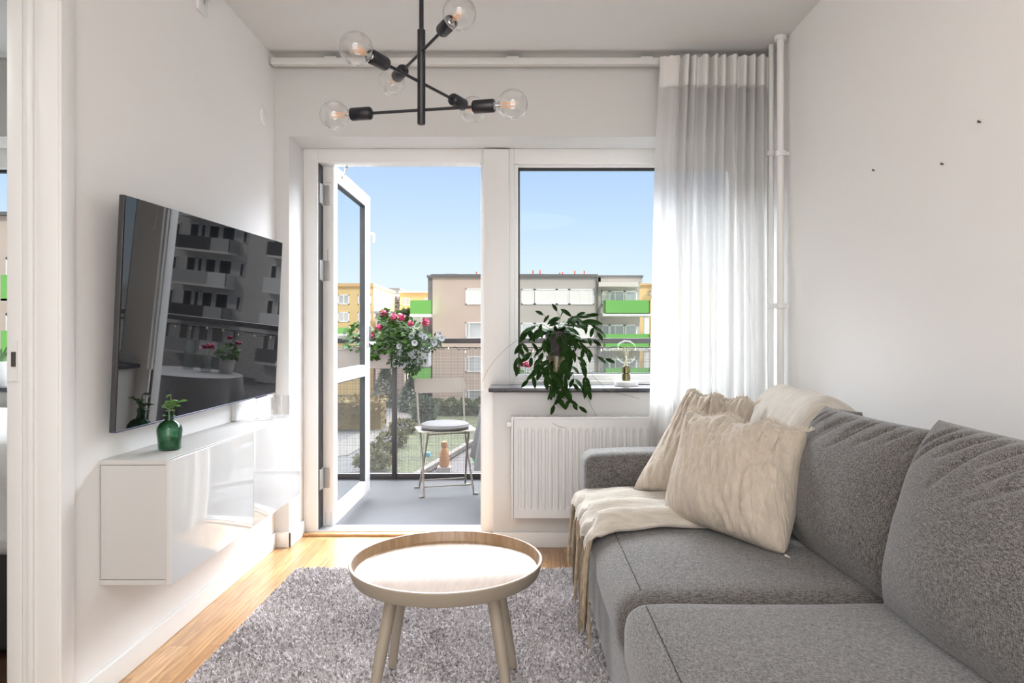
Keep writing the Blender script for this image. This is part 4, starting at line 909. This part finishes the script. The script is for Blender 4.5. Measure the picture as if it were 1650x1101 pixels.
def bush(name, root, m, ell, n, Lr, seed, flat=.8, inner=.35):
    rd = random.Random(seed); bm = B()
    for k in range(n):
        cx_, cy_, cz_, rx_, ry_, rz_ = rd.choice(ell); 
        while True:
            q = Vector((rd.uniform(-1, 1), rd.uniform(-1, 1), rd.uniform(-1, 1)))
            if inner < q.length < 1: break
        p = Vector((cx_+q.x*rx_, cy_+q.y*ry_, cz_+q.z*rz_)); L = rd.uniform(*Lr)
        leaf(bm, p, (q.x+rd.uniform(-.6, .6), q.y+rd.uniform(-.6, .6)-.2, q.z*.5+rd.uniform(-.5, .5)), (rd.uniform(-.5, .5), -.6, .8), L, L*flat, rd.uniform(0, .5), seg=4)
    return make(name, bm, m, root)
ge = thing('geranium', (-1.05, 5.15, .95), 'bushy green geranium with pink flower heads in the railing planter', 'flowering plant')
def e(px, py, rpx, rpy, d=5.12, ry=.12): c = P(px, py, d); return (c.x, c.y, c.z, rpx*d/F, ry, rpy*d/F)
GE = [e(612, 545, 18, 25), e(636, 530, 24, 24), e(660, 540, 22, 22), e(600, 560, 14, 18), e(640, 552, 30, 16), e(625, 515, 12, 12), e(575, 545, 20, 22)]
bush('foliage', ge, LF, GE, 900, (.028, .055), 1)
def flower_head(px, py, r, m, seed, d=5.05):
    rd = random.Random(seed); bm = B(); c = P(px, py, d)
    for k in range(34):
        q = Vector((rd.gauss(0, 1), rd.gauss(0, 1), rd.gauss(0, 1))).normalized(); p = c+q*r*rd.uniform(.55, .95)
        t_ = q.orthogonal().normalized(); t2 = q.cross(t_)
        a0 = rd.uniform(0, PI)
        for j in range(5):
            a = a0+j*2*PI/5; dd = t_*math.cos(a)+t2*math.sin(a); leaf(bm, p, dd+q*.3, q, r*.42, r*.34, .2, seg=3)
    o = make('flower_head', bm, m, ge)
    s = B(); tube(s, bez(c, c+Vector((0, .02, -.03)), c+Vector((.01, .03, -.06)), c+Vector((.015, .05, -.10)), 5), .002, 5); make('stalk', s, STM, o)
MAG = mat('magenta_petal', (.32, .010, .07), .5); PNK = mat('pink_petal', (.36, .035, .10), .5)
for i, (px, py, r, m_) in enumerate([(619, 505, .028, MAG), (634, 511, .034, PNK), (646, 511, .030, MAG), (662, 521, .026, PNK), (686, 519, .034, MAG), (611, 527, .027, PNK), (598, 541, .028, PNK)]): flower_head(px, py, r, m_, i)
bm = B(); tube(bm, bez(P(682, 521, 5.06), P(680, 527, 5.08), P(672, 535, 5.1), P(662, 542, 5.12), 6), .0025, 5); make('stalk', bm, STM, ge)
pe = thing('petunia', (-.85, 5.12, .90), 'trailing petunia with white trumpet flowers spilling from the railing planter', 'flowering plant')
PE = [e(648, 572, 16, 14, 5.05), e(668, 565, 24, 20, 5.05), e(690, 555, 20, 12, 5.08), e(665, 585, 20, 12, 5.03), e(640, 580, 12, 12, 5.05), e(705, 548, 10, 8, 5.08), e(675, 545, 18, 12, 5.1), e(664, 596, 9, 7, 5.02)]
bush('foliage', pe, LF2, PE, 1100, (.016, .034), 2, .5, .2)
WHP = mat('white_petal', (.26, .265, .28), .6)
for i, (px, py) in enumerate([(663, 541), (668, 553), (678, 539), (684, 543), (708, 538), (700, 553), (661, 571), (677, 580), (643, 558), (649, 588), (712, 545), (642, 568)]):
    rd = random.Random(i+50); c = P(px, py, 4.97+rd.uniform(0, .05)); ax = Vector((rd.uniform(-.6, .6), -1, rd.uniform(-.2, .5))).normalized(); bm = B()
    lathe(bm, [(.002, -.028), (.004, -.012), (.012, -.003), (.024, .001), (.023, .002)], c, 10, ax); make('flower', bm, WHP, pe)
# round table with cloth, vases, potted rose
tb = thing('round_table', (.08, 4.62, -.03), 'round balcony table hidden beneath a dark grey cloth', 'table')
tcx, tcy, tcz = .08, 4.60, .70
bm = B(); lathe(bm, [(0, 0), (.33, 0), (.34, .01), (.34, .018), (0, .018)], (tcx, tcy, tcz-.022), 48); make('tabletop', bm, BLKMET, tb)
bm = B(); tube(bm, [(tcx, tcy, 0), (tcx, tcy, tcz-.022)], .02, 12); lathe(bm, [(0, .02), (.05, .018), (.2, .002), (.2, 0), (0, 0)], (tcx, tcy, -.03), 32); make('pedestal', bm, BLKMET, tb)
bm = B()
def cl(u, v):
    a = u*2*PI; 
    if v < .5: r = .35*v*2; z = tcz
    else:
        t = (v-.5)*2; fold_ = math.sin(a*7+.6)*.055*t+.02*math.sin(a*13)*t; r = .352+.05*t+fold_; z = tcz-.46*t*(1+.06*math.sin(a*4))-.004*(t > 0)
    return Vector((tcx+r*math.cos(a), tcy+r*math.sin(a), z))
grid(bm, cl, 160, 26); bmesh.ops.remove_doubles(bm, verts=bm.verts[:], dist=.0005); make('tablecloth', bm, mat('grey_tablecloth', (.13, .125, .125), .9, var=(60, .1)), label='grey round tablecloth draped over the balcony table', cat='tablecloth')
VG = glass_real('vase_glass', (.9, .92, .91))
for (dx, dy, r, h, lab) in ((.10, .17, .036, .20, 'tall clear glass vase on the balcony table'), (-.06, .12, .035, .12, 'short clear glass vase holding pink roses on the balcony table')):
    bm = B(); lathe(bm, [(0, .003), (r*.9, 0), (r, .008), (r*1.02, h), (r*.96, h), (r*.93, .012), (0, .012)], (tcx+dx, tcy+dy, tcz+.002), 28); make('glass_vase', bm, VG, label=lab, cat='vase')
bm = B(); lathe(bm, [(0, 0), (.045, 0), (.058, .10), (.054, .10), (.05, .08), (0, .08)], (tcx-.16, tcy+.21, tcz+.002), 28); rp_ = thing('potted_rose', (tcx-.16, tcy+.21, tcz+.002), 'small rose plant with pink blooms in a grey pot on the balcony table', 'potted plant'); make('pot', bm, mat('rose_pot', (.33, .32, .31), .6), rp_)
bush('foliage', rp_, LF, [(tcx-.16, tcy+.21, tcz+.14, .07, .06, .06)], 120, (.02, .04), 6)
def rose(c, r, parent=None, **kw):
    rd = random.Random(int(c[0]*1000)); bm = B()
    for k in range(26):
        q = Vector((rd.gauss(0, 1), rd.gauss(0, 1), abs(rd.gauss(0, 1))+.1)).normalized(); leaf(bm, Vector(c)+q*r*.3, q+Vector((0, 0, .5)), (q.x, q.y, -.2), r*.9, r*.9, -.4, seg=4)
    return make('bloom', bm, PNK, parent, **kw)
rose((tcx-.17, tcy+.19, tcz+.24), .026, rp_); rose((tcx-.23, tcy+.21, tcz+.21), .026, rp_)
br_ = thing('pink_roses', (tcx-.06, tcy+.12, tcz+.02), 'pink roses standing in the short clear vase on the balcony table', 'flowers')
for dx, dy, dz in ((-.085, .11, .165), (-.04, .10, .16), (-.06, .14, .175)):
    o = rose((tcx+dx, tcy+dy, tcz+dz), .028, br_); bm = B(); tube(bm, [(tcx+dx, tcy+dy, tcz+dz), (tcx-.06, tcy+.12, tcz+.02)], .0018, 5); make('stalk', bm, STM, o)
# ---------------------------------------------------------------- the estate outside
GZ = -5.1
def outp(px, d): return (px-CX)*d/F
def zz(py, d): return CZ-(py-CY)*d/F
def asph(): return mat('asphalt', (.30, .285, .27), .95, var=(.35, .12))
bxs('ground', [(-90, 90, 4, 160, GZ-.5, GZ)], mat('paving', (.065, .062, .064), .95, var=(.3, .12)), **S)
LAWN = mat('lawn', (.045, .052, .016), .95, var=(.5, .45), bump=(6, .8, .2))
def ground_poly(name, pix, h, m, label=None, cat=None, kind='structure'):
    pts = [P(px, py, F*(CZ-GZ)/(py-CY)) for px, py in pix]
    bm = B(); prism(bm, [(p.x, p.y) for p in pts], GZ-.02, GZ+h); return make(name, bm, m, label=label, cat=cat, kind=kind)
ground_poly('lawn', [(560, 790), (600, 740), (640, 700), (672, 682), (700, 668), (840, 664), (1100, 664), (1100, 700), (790, 700), (730, 730), (665, 772), (640, 800)], .08, LAWN, 'sunlit green lawn between paths', 'lawn', 'stuff')
ground_poly('path', [(560, 735), (640, 690), (700, 650), (655, 650), (600, 690), (480, 740)], .04, mat('light_path', (.095, .085, .075), .95))
ground_poly('play_yard', [(665, 790), (735, 737), (795, 705), (1150, 703), (1150, 800)], .05, mat('play_sand', (.065, .057, .056), .95, var=(.8, .15)))
# kerb of the play area
bm = B(); a, b, c = [P(px, py, F*(CZ-GZ)/(py-CY)) for px, py in ((660, 780), (762, 717), (1100, 714))]
for p, q in ((a, b), (b, c)):
    d_ = (q-p); n_ = Vector((-d_.y, d_.x, 0)).normalized()*.14; prism(bm, [(p.x-n_.x, p.y-n_.y), (q.x-n_.x, q.y-n_.y), (q.x+n_.x, q.y+n_.y), (p.x+n_.x, p.y+n_.y)], GZ+.085, GZ+.3)
make('kerb', bm, mat('kerb_stone', (.13, .11, .095), .9), label='pale kerb edging the play yard', cat='kerb')
HEDGE_Y = mat('yellow_hedge_leaf', (.17, .12, .03), .8, var=(2, .35)); HEDGE_G = mat('green_shrub_leaf', (.07, .09, .03), .85, var=(2, .5)); CON = mat('conifer_leaf', (.055, .08, .042), .85, var=(2, .4))
def shrub(name, c, r, m, seed, n=500, L=.35, label=None, cat='shrub', group=None, cone=False, trunk=False):
    rd = random.Random(seed); root = thing(name, (c[0], c[1], GZ), label, cat, group); bm = B()
    for k in range(n):
        q = Vector((rd.gauss(0, 1), rd.gauss(0, 1), rd.gauss(0, 1))).normalized()*rd.uniform(.6, 1)**.5
        sx = 1
        if cone: sx = max(.08, .5-.5*q.z)*1.5
        p = Vector((c[0]+q.x*r[0]*sx, c[1]+q.y*r[1]*sx, c[2]+q.z*r[2]))
        leaf(bm, p, q+Vector((rd.uniform(-.7, .7), rd.uniform(-.7, .7), rd.uniform(-.3, .7))), (rd.uniform(-1, 1), -.5, .7), L*rd.uniform(.6, 1.3), L*.6, .2, seg=2)
    make('foliage', bm, m, root)
    b2 = B(); tube(b2, [(c[0], c[1], GZ+.085), (c[0], c[1], c[2])], [r[0]*.08+.03, .03], 8); make('trunk', b2, mat('bark', (.12, .09, .06), .9), root)
    return root
def gp(px, py): return P(px, py, F*(CZ-GZ)/(py-CY))
for i, (px, py, rx_, rz_, m_, cone, lab) in enumerate([(621, 655, .95, 1.9, CON, True, 'small pointed conifer left of the dark railing post'), (662, 664, .9, 1.4, CON, True, 'dark conifer beside the steps, just left of the balcony chair'),
        (683, 682, .7, .9, CON, False, 'round dark shrub behind the left upright of the balcony chair')]):
    p = gp(px, py); shrub('conifer' if cone else 'garden_shrub', (p.x, p.y, GZ+rz_*.9), (rx_, rx_, rz_), m_, i, 700, .42, lab, 'shrub', cone=cone)
for i, (px, py, n) in enumerate([(704, 670, 5), (727, 670, 5), (750, 670, 6), (773, 670, 6), (650, 700, 4), (632, 722, 4), (612, 745, 4), (600, 760, 4)]):
    p = gp(px, py); shrub('lawn_shrub', (p.x, p.y, GZ+.72 if i < 4 else GZ+.5), (.53 if i < 4 else .75, .7 if i < 4 else .5, .55 if i < 4 else .32), HEDGE_G if i < 4 else mat('olive_shrub_leaf', (.085, .08, .02), .85, var=(2, .4)), 20+i, 520, .25, None)
for i, o in enumerate([o for o in scene.objects if o.name.startswith('lawn_shrub')]):
    o['label'] = 'low dark green shrub in the bed before the beige building' if i < 4 else 'low yellow-green shrub on the lawn beside the path'; o['category'] = 'shrub'; o['group'] = 'dark bed shrubs' if i < 4 else 'lawn edge shrubs'
a_, b_ = gp(618, 690), gp(545, 720)
hd = thing('yellow_hedge', (a_.x-3, a_.y, GZ), 'clipped yellow hedge beside the path, behind the left of the railing', 'hedge')
bm = B(); rd = random.Random(3)
for k in range(2600):
    x = a_.x-8*rd.random(); y = a_.y-1+2*rd.random(); z = GZ+2.0*rd.random()**.6; leaf(bm, (x, y, z), (rd.uniform(-1, 1), rd.uniform(-1, .2), rd.uniform(0, 1)), (0, -.6, .6), .34, .22, .2, seg=2)
make('foliage', bm, HEDGE_Y, hd); bxs('branches', [(a_.x-8, a_.x, a_.y-.8, a_.y+.8, GZ, GZ+1.8)], mat('hedge_core', (.20, .15, .05), .95), hd)
# play yard things
p = gp(716, 763); pt = thing('play_tower', (p.x, p.y, GZ), 'orange wooden play figure in the yard below, left of the chair legs', 'play equipment')
ORG_ = mat('play_orange', (.34, .16, .06), .8); bm = B(); lathe(bm, [(0, 0), (.20, 0), (.23, .3), (.19, .7), (.10, .85), (.16, .98), (.14, 1.12), (0, 1.18)], (p.x, p.y, GZ+.3), 12); make('orange_body', bm, ORG_, pt)
bxs('plinth', [(p.x-.3, p.x+.3, p.y-.3, p.y+.3, GZ, GZ+.3)], mat('plinth_grey', (.3, .27, .26), .9), pt)
p = gp(770, 748); bxs('spring_rocker', [(p.x-.25, p.x+.5, p.y-.1, p.y+.1, GZ+.15, GZ+.4), (p.x-.2, p.x-.1, p.y-.05, p.y+.05, GZ, GZ+.15), (p.x+.3, p.x+.4, p.y-.05, p.y+.05, GZ, GZ+.15)], mat('play_green', (.06, .45, .12), .6), label='bright green spring rocker in the play yard', cat='play equipment', bev=.05)
p = gp(690, 738); bxs('toy_block', [(p.x-.12, p.x+.1, p.y-.1, p.y+.1, GZ, GZ+.28)], mat('play_blue', (.05, .35, .50), .6), label='small blue play block at the kerb of the yard', cat='play equipment', bev=.05)
# --- buildings
BEI = mat('render_beige', (.58, .47, .40), .95, var=(.4, .04)); BEI2 = mat('render_greige', (.52, .475, .43), .95, var=(.4, .04)); DKG = mat('render_dark_grey', (.20, .195, .20), .95)
YEL = mat('render_yellow', (.70, .52, .26), .95); WHT = mat('render_white', (.86, .84, .80), .9); ROOF = mat('roof_edge', (.16, .155, .15), .7); WFR = mat('window_white', (.85, .84, .82), .5)
GRN = mat('green_balcony_panel', (.19, .50, .11), .25); GLW = mat('far_window_glass', (.42, .44, .44), .08, spec=.9); PALEP = mat('pale_pane', (.86, .83, .78), .8); REDP = mat('red_roof_pipe', (.55, .14, .08), .6)
def bld(name, lab, loc): return thing(name, loc, lab, 'building')
def win(root, px0, px1, py0, py1, d, blind=0, mull=(), y=None):
    """a window on the facade at distance d"""
    x0, x1, z0, z1 = outp(px0, d), outp(px1, d), zz(py1, d), zz(py0, d); f = .10
    fr_ = bxs('window', [(x0, x1, d-.10, d+.02, z0, z0+f), (x0, x1, d-.10, d+.02, z1-f, z1), (x0, x0+f, d-.10, d+.02, z0, z1), (x1-f, x1, d-.10, d+.02, z0, z1)]+
              [(outp(m_, d)-f/2, outp(m_, d)+f/2, d-.09, d+.02, z0, z1) for m_ in mull], WFR, root)
    bxs('pane', [(x0+f, x1-f, d-.04, d, z0+f, z1-f)], PALEP if blind else GLW, fr_)  # pale panes: white reflections put into the colour, some are white panels
dA = 60.0
A = bld('apartment_building', 'long beige apartment block with flat roof and red roof pipes opposite the window', (0, 63, GZ))
bxs('wall', [(outp(697, dA), outp(836, dA), dA, dA+11, GZ, zz(447, dA))], BEI, A)
bxs('wall', [(outp(836, dA), outp(962, dA), dA, dA+11, GZ, zz(446, dA))], BEI2, A)
bxs('wall', [(outp(962, dA), outp(1035, dA), dA+1.3, dA+11, GZ, zz(446, dA)), (outp(962, dA), outp(968, dA), dA, dA+1.3, GZ, zz(446, dA)), (outp(962, dA), outp(1035, dA), dA, dA+1.3, zz(455, dA), zz(446, dA))], BEI2, A)
bxs('side_wall', [(outp(689.5, dA+3), outp(700, dA+3), dA+3, dA+9, GZ, zz(448, dA+3))], DKG, A)  # end wall turned from the sun, its shade put into the dark grey
bxs('roof', [(outp(695, dA), outp(963, dA), dA-.3, dA+11, zz(447, dA), zz(442.5, dA)), (outp(963, dA), outp(1036, dA), dA-.2, dA+11, zz(447, dA), zz(444, dA)), (outp(688.5, dA+3), outp(700, dA+3), dA+2.6, dA+9, zz(448, dA+3), zz(444, dA+3))], ROOF, A)
bxs('roof_hatch', [(outp(714, dA), outp(735, dA), dA+1, dA+3, zz(443, dA), zz(439.5, dA)), (outp(740, dA), outp(790, dA), dA+1, dA+3, zz(443, dA), zz(440.5, dA)), (outp(826, dA), outp(878, dA), dA+1, dA+3, zz(443, dA), zz(440, dA)), (outp(948, dA), outp(1008, dA), dA+1, dA+3, zz(444, dA), zz(442.3, dA))], mat('hatch_grey', (.35, .34, .33), .7), A)
for px, py in ((859, 434.5), (870.5, 434.5), (902.5, 438.5), (907, 437.5), (927, 435.5), (942.5, 435.5), (767, 437)):
    bm = B(); tube(bm, [(outp(px, dA), dA+.6, zz(443, dA)), (outp(px, dA), dA+.6, zz(py, dA))], .07, 8); make('roof_pipe', bm, REDP, A)
for r_ in range(4):
    o = r_*54.5
    if 465+o > 640: break
    win(A, 750, 802, 465+o, 491+o, dA, blind=(r_ == 0), mull=(756,))
    for k, (a, b, bl__) in enumerate(((840, 861, r_ == 0), (862, 897, 1), (897, 917, 1), (917.5, 957, 1))): win(A, a, b, 466+o, 491+o, dA, blind=bl__, mull=(936, 951) if k == 3 else ())
    win(A, 969, 982, 469+o, 492+o, dA+1.3, blind=(r_ == 0), mull=()); win(A, 982, 1006, 469+o, 492+o, dA+1.3, mull=(991, 1005)); win(A, 1007, 1026, 469+o, 492+o, dA+1.3, mull=(1008,))
    x0, x1 = outp(972, dA-1.2), outp(1048, dA-1.2)
    if r_ < 3:
        bc = bxs('balcony', [(x0, x1, dA-1.4, dA+1.3, zz(510+o, dA), zz(505.5+o, dA))], WHT, A)
        bxs('balcony_panel', [(x0+.1, x1-.1, dA-1.4, dA-1.34, zz(506+o, dA-1.4), zz(484+o, dA-1.4)), (x0+.1, x0+.16, dA-1.4, dA, zz(506+o, dA-1.4), zz(484+o, dA-1.4)), (x1-.16, x1-.1, dA-1.4, dA, zz(506+o, dA-1.4), zz(484+o, dA-1.4))], GRN, bc)
    bxs('balcony_pillar', [(outp(1038, dA-1.2), outp(1046, dA-1.2), dA-1.2, dA-.9, GZ, zz(508, dA))], WHT, A) if r_ == 0 else None
bxs('awning', [(outp(965, dA-.7), outp(1028, dA-.7), dA-1.0, dA, zz(463, dA), zz(456, dA))], mat('awning_cream', (.74, .68, .60), .8), A)
bxs('drainpipe', [(outp(961, dA), outp(963.5, dA), dA-.25, dA-.02, GZ, zz(447, dA))], ROOF, A)
# balcony tower at the left end of the beige block (green panels)
dG = 61.0
G = bld('balcony_tower', 'white balcony stack with bright green panels left of the beige block', (-9, dG, GZ))
for r_ in range(3):
    o = r_*54.5; x0, x1 = outp(661, dG-2), outp(694.5, dG-2)
    bc = bxs('balcony', [(x0, x1, dG-2, dG, zz(511+o, dG-2), zz(506+o, dG-2))], WHT, G)
    bxs('balcony_panel', [(x0, x1, dG-2.02, dG-1.96, zz(506+o, dG-2), zz(484+o, dG-2)), (x0, x0+.06, dG-2, dG, zz(506+o, dG-2), zz(484+o, dG-2))], GRN, bc)
bxs('wall', [(outp(660, dG), outp(678, dG), dG, dG+1.9, GZ, zz(506, dG))], WHT, G); bxs('wall', [(outp(678, dG), outp(694, dG), dG+1.2, dG+1.9, GZ, zz(506, dG))], DKG, G)
# yellow houses behind
dY = 85.0
Y1 = bld('yellow_house', 'pale yellow house with grey hip roof seen between flowers and green balcony', (outp(665, dY), dY, GZ))
bxs('wall', [(outp(644, dY), outp(700, dY), dY, dY+10, GZ, zz(471, dY))], YEL, Y1)
bm = B(); x0, x1 = outp(642, dY), outp(702, dY); z0, z1 = zz(472, dY), zz(466, dY)
prism(bm, [(dY-.6, z0), (dY+10.5, z0), (dY+5, z1)], x0, x1, axis='x'); make('roof', bm, mat('grey_roof', (.40, .38, .37), .8), Y1)
for a, b in ((646, 662), (683, 690)): win(Y1, a, b, 480, 492, dY, 0, mull=((a+b)/2,)); win(Y1, a, b, 500, 512, dY, 0, mull=((a+b)/2,))
dW_ = 120.0
W1 = bld('white_house', 'small white house with chimneys on the skyline behind the tree', (outp(623, dW_), dW_, GZ))
bxs('wall', [(outp(603, dW_), outp(644, dW_), dW_, dW_+9, GZ, zz(467, dW_))], WHT, W1); bxs('roof', [(outp(602, dW_), outp(645, dW_), dW_-.3, dW_+9, zz(467, dW_), zz(464.5, dW_))], mat('grey_roof', (.4, .38, .37)), W1); bxs('chimney', [(outp(606, dW_), outp(609, dW_), dW_+1, dW_+2, zz(465, dW_), zz(462, dW_))], ROOF, W1)
for px in (608, 617, 631, 638):
    for py in (469, 477, 485): win(W1, px, px+4, py, py+5, dW_)
dL = 70.0
L1 = bld('low_pavilion', 'low beige building with flat grey roof behind the flowers', (outp(625, dL), dL, GZ))
bxs('wall', [(outp(605, dL), outp(652, dL), dL, dL+8, GZ, zz(506, dL))], BEI, L1); bxs('roof', [(outp(604, dL), outp(655, dL), dL-.6, dL+8, zz(506, dL), zz(502, dL))], mat('grey_roof', (.4, .38, .37)), L1)
win(L1, 607, 617, 512, 524, dL); win(L1, 625, 640, 512, 524, dL)
Y2 = bld('yellow_apartment_building', 'yellow apartment building seen through the open door glass at the left', (outp(570, 72), 72, GZ))
bxs('wall', [(outp(500, 72), outp(602, 72), 72, 84, GZ, zz(462, 72))], YEL, Y2); bxs('roof', [(outp(496, 72), outp(603, 72), 71.6, 84, zz(462, 72), zz(457, 72))], mat('tan_roof', (.62, .42, .22), .8), Y2)
for px, w_ in ((545, 18), (577, 10), (590, 8)):
    for py in (475, 503, 530): win(Y2, px, px+w_, py, py+16, 72, 0, mull=(px+w_/2,))
bc = bxs('balcony', [(outp(546, 71), outp(566, 71), 70.6, 72, zz(541, 71), zz(538, 71))], WHT, Y2); bxs('balcony_panel', [(outp(546, 71), outp(566, 71), 70.6, 70.7, zz(538, 71), zz(528, 71))], GRN, bc)
Y3 = bld('orange_yellow_building', 'yellow building at the right edge of the clear window pane', (outp(1070, 70), 72, GZ))
bxs('wall', [(outp(1030, 70), outp(1150, 70), 70, 80, GZ, zz(460, 70))], YEL, Y3); bxs('roof', [(outp(1030, 70), outp(1150, 70), 69.6, 80, zz(460, 70), zz(457, 70))], mat('tan_roof', (.62, .42, .22)), Y3)
win(Y3, 1046, 1058, 470, 476, 70); win(Y3, 1049, 1056, 481, 505, 70, 1)
# building seen from the bedroom window
dC = 30.0
C1 = bld('beige_apartment_building', 'beige apartment building with green balconies seen through the bedroom window', (-24, 32, GZ))
bxs('wall', [(-34, -20.3, dC, dC+10, GZ, zz(348, dC))], BEI, C1); bxs('roof', [(-34, -20.1, dC-.3, dC+10, zz(348, dC), zz(343, dC))], ROOF, C1)
for o in (0, 90, 180):
    x0, x1 = outp(4, dC-1.2), outp(28, dC-1.2)
    bc = bxs('balcony', [(x0, x1, dC-1.3, dC, zz(488+o, dC), zz(484+o, dC))], WHT, C1); bxs('balcony_panel', [(x0, x1, dC-1.3, dC-1.25, zz(485+o, dC-1.3), zz(443+o, dC-1.3))], GRN, bc)
    win(C1, 12, 24, 415+o, 480+o, dC, 0, mull=(20,))
# tall block to the right, seen only mirrored in the television
WB = mat('render_pale_grey', (.62, .61, .60), .9, var=(1.2, .05)); BG2 = mat('balcony_panel_grey', (.5, .5, .5), .4); BWH = mat('balcony_panel_white', (.8, .8, .8), .4); BDK = mat('balcony_panel_dark', (.10, .10, .10), .5)
dB = 56.0
BB = bld('grey_apartment_block', 'tall pale grey apartment block with balconies, mirrored in the television', (28, dB, GZ))
bxs('wall', [(22.9, 36, dB, dB+12, GZ, 17)], WB, BB); bxs('wall', [(20.8, 23.0, dB-2, dB+12, GZ, 14)], WB, BB); bxs('roof', [(20.7, 36.2, dB-2.1, dB+12, 17, 17.4)], ROOF, BB)
DWIN = mat('dark_window', (.05, .05, .055), .1)
def bwin(x, w_, z0, z1, y):
    f = bxs('window', [(x, x+w_, y-.08, y+.02, z0, z0+.08), (x, x+w_, y-.08, y+.02, z1-.08, z1), (x, x+.08, y-.08, y+.02, z0, z1), (x+w_-.08, x+w_, y-.08, y+.02, z0, z1)], WFR, BB)
    bxs('pane', [(x+.08, x+w_-.08, y-.03, y, z0+.08, z1-.08)], DWIN, f)
for r_ in range(7):
    z = -3.4+r_*2.85
    for x, w_, a, b in ((27.0, 1.2, .9, 2.3), (28.4, 1.0, .1, 2.3), (29.6, .5, .1, 2.3), (30.2, .9, .1, 2.3), (31.9, .7, .8, 2.2), (25.9, .45, 1.0, 2.2)): bwin(x, w_, z+a, z+b, dB)
    for x, w_, a, b in ((21.1, .7, .1, 2.2), (22.1, .6, .9, 2.2)): bwin(x, w_, z+a, z+b, dB-2)
    bc = bxs('balcony', [(26.6, 31.3, dB-1.6, dB, z-.15, z+.02)], WHT, BB)
    bxs('balcony_panel', [(28.3, 31.3, dB-1.6, dB-1.54, z+.02, z+1.1)], BDK if r_ % 2 else BG2, bc); bxs('balcony_panel', [(26.6, 28.25, dB-1.6, dB-1.54, z+.02, z+1.1), (26.6, 26.66, dB-1.6, dB, z+.02, z+1.1)], BG2 if r_ % 2 else BWH, bc)
    bc = bxs('balcony', [(20.9, 22.6, dB-3.3, dB-2, z-.15, z+.02)], WHT, BB); bxs('balcony_panel', [(20.9, 22.6, dB-3.3, dB-3.24, z+.02, z+1.1)], BWH if r_ % 3 else BDK, bc)
# trees behind
for i, (px, py, r1, d, m_, lab) in enumerate([(612, 487, 15, 95, mat('autumn_leaf', (.36, .27, .12), .85, var=(1, .4)), 'golden autumn tree in front of the white house'), (639, 492, 10, 104, mat('bare_twig', (.27, .23, .20), .9, var=(1, .4)), 'thin greyish tree beside the golden tree'), (655, 512, 9, 66, HEDGE_G, 'green tree top left of the green balcony')]):
    c = P(px, py, d); rr = r1*d/F; shrub('garden_tree', (c.x, c.y, c.z), (rr*1.3, rr, rr), m_, 70+i, 700, .5, lab, 'tree')
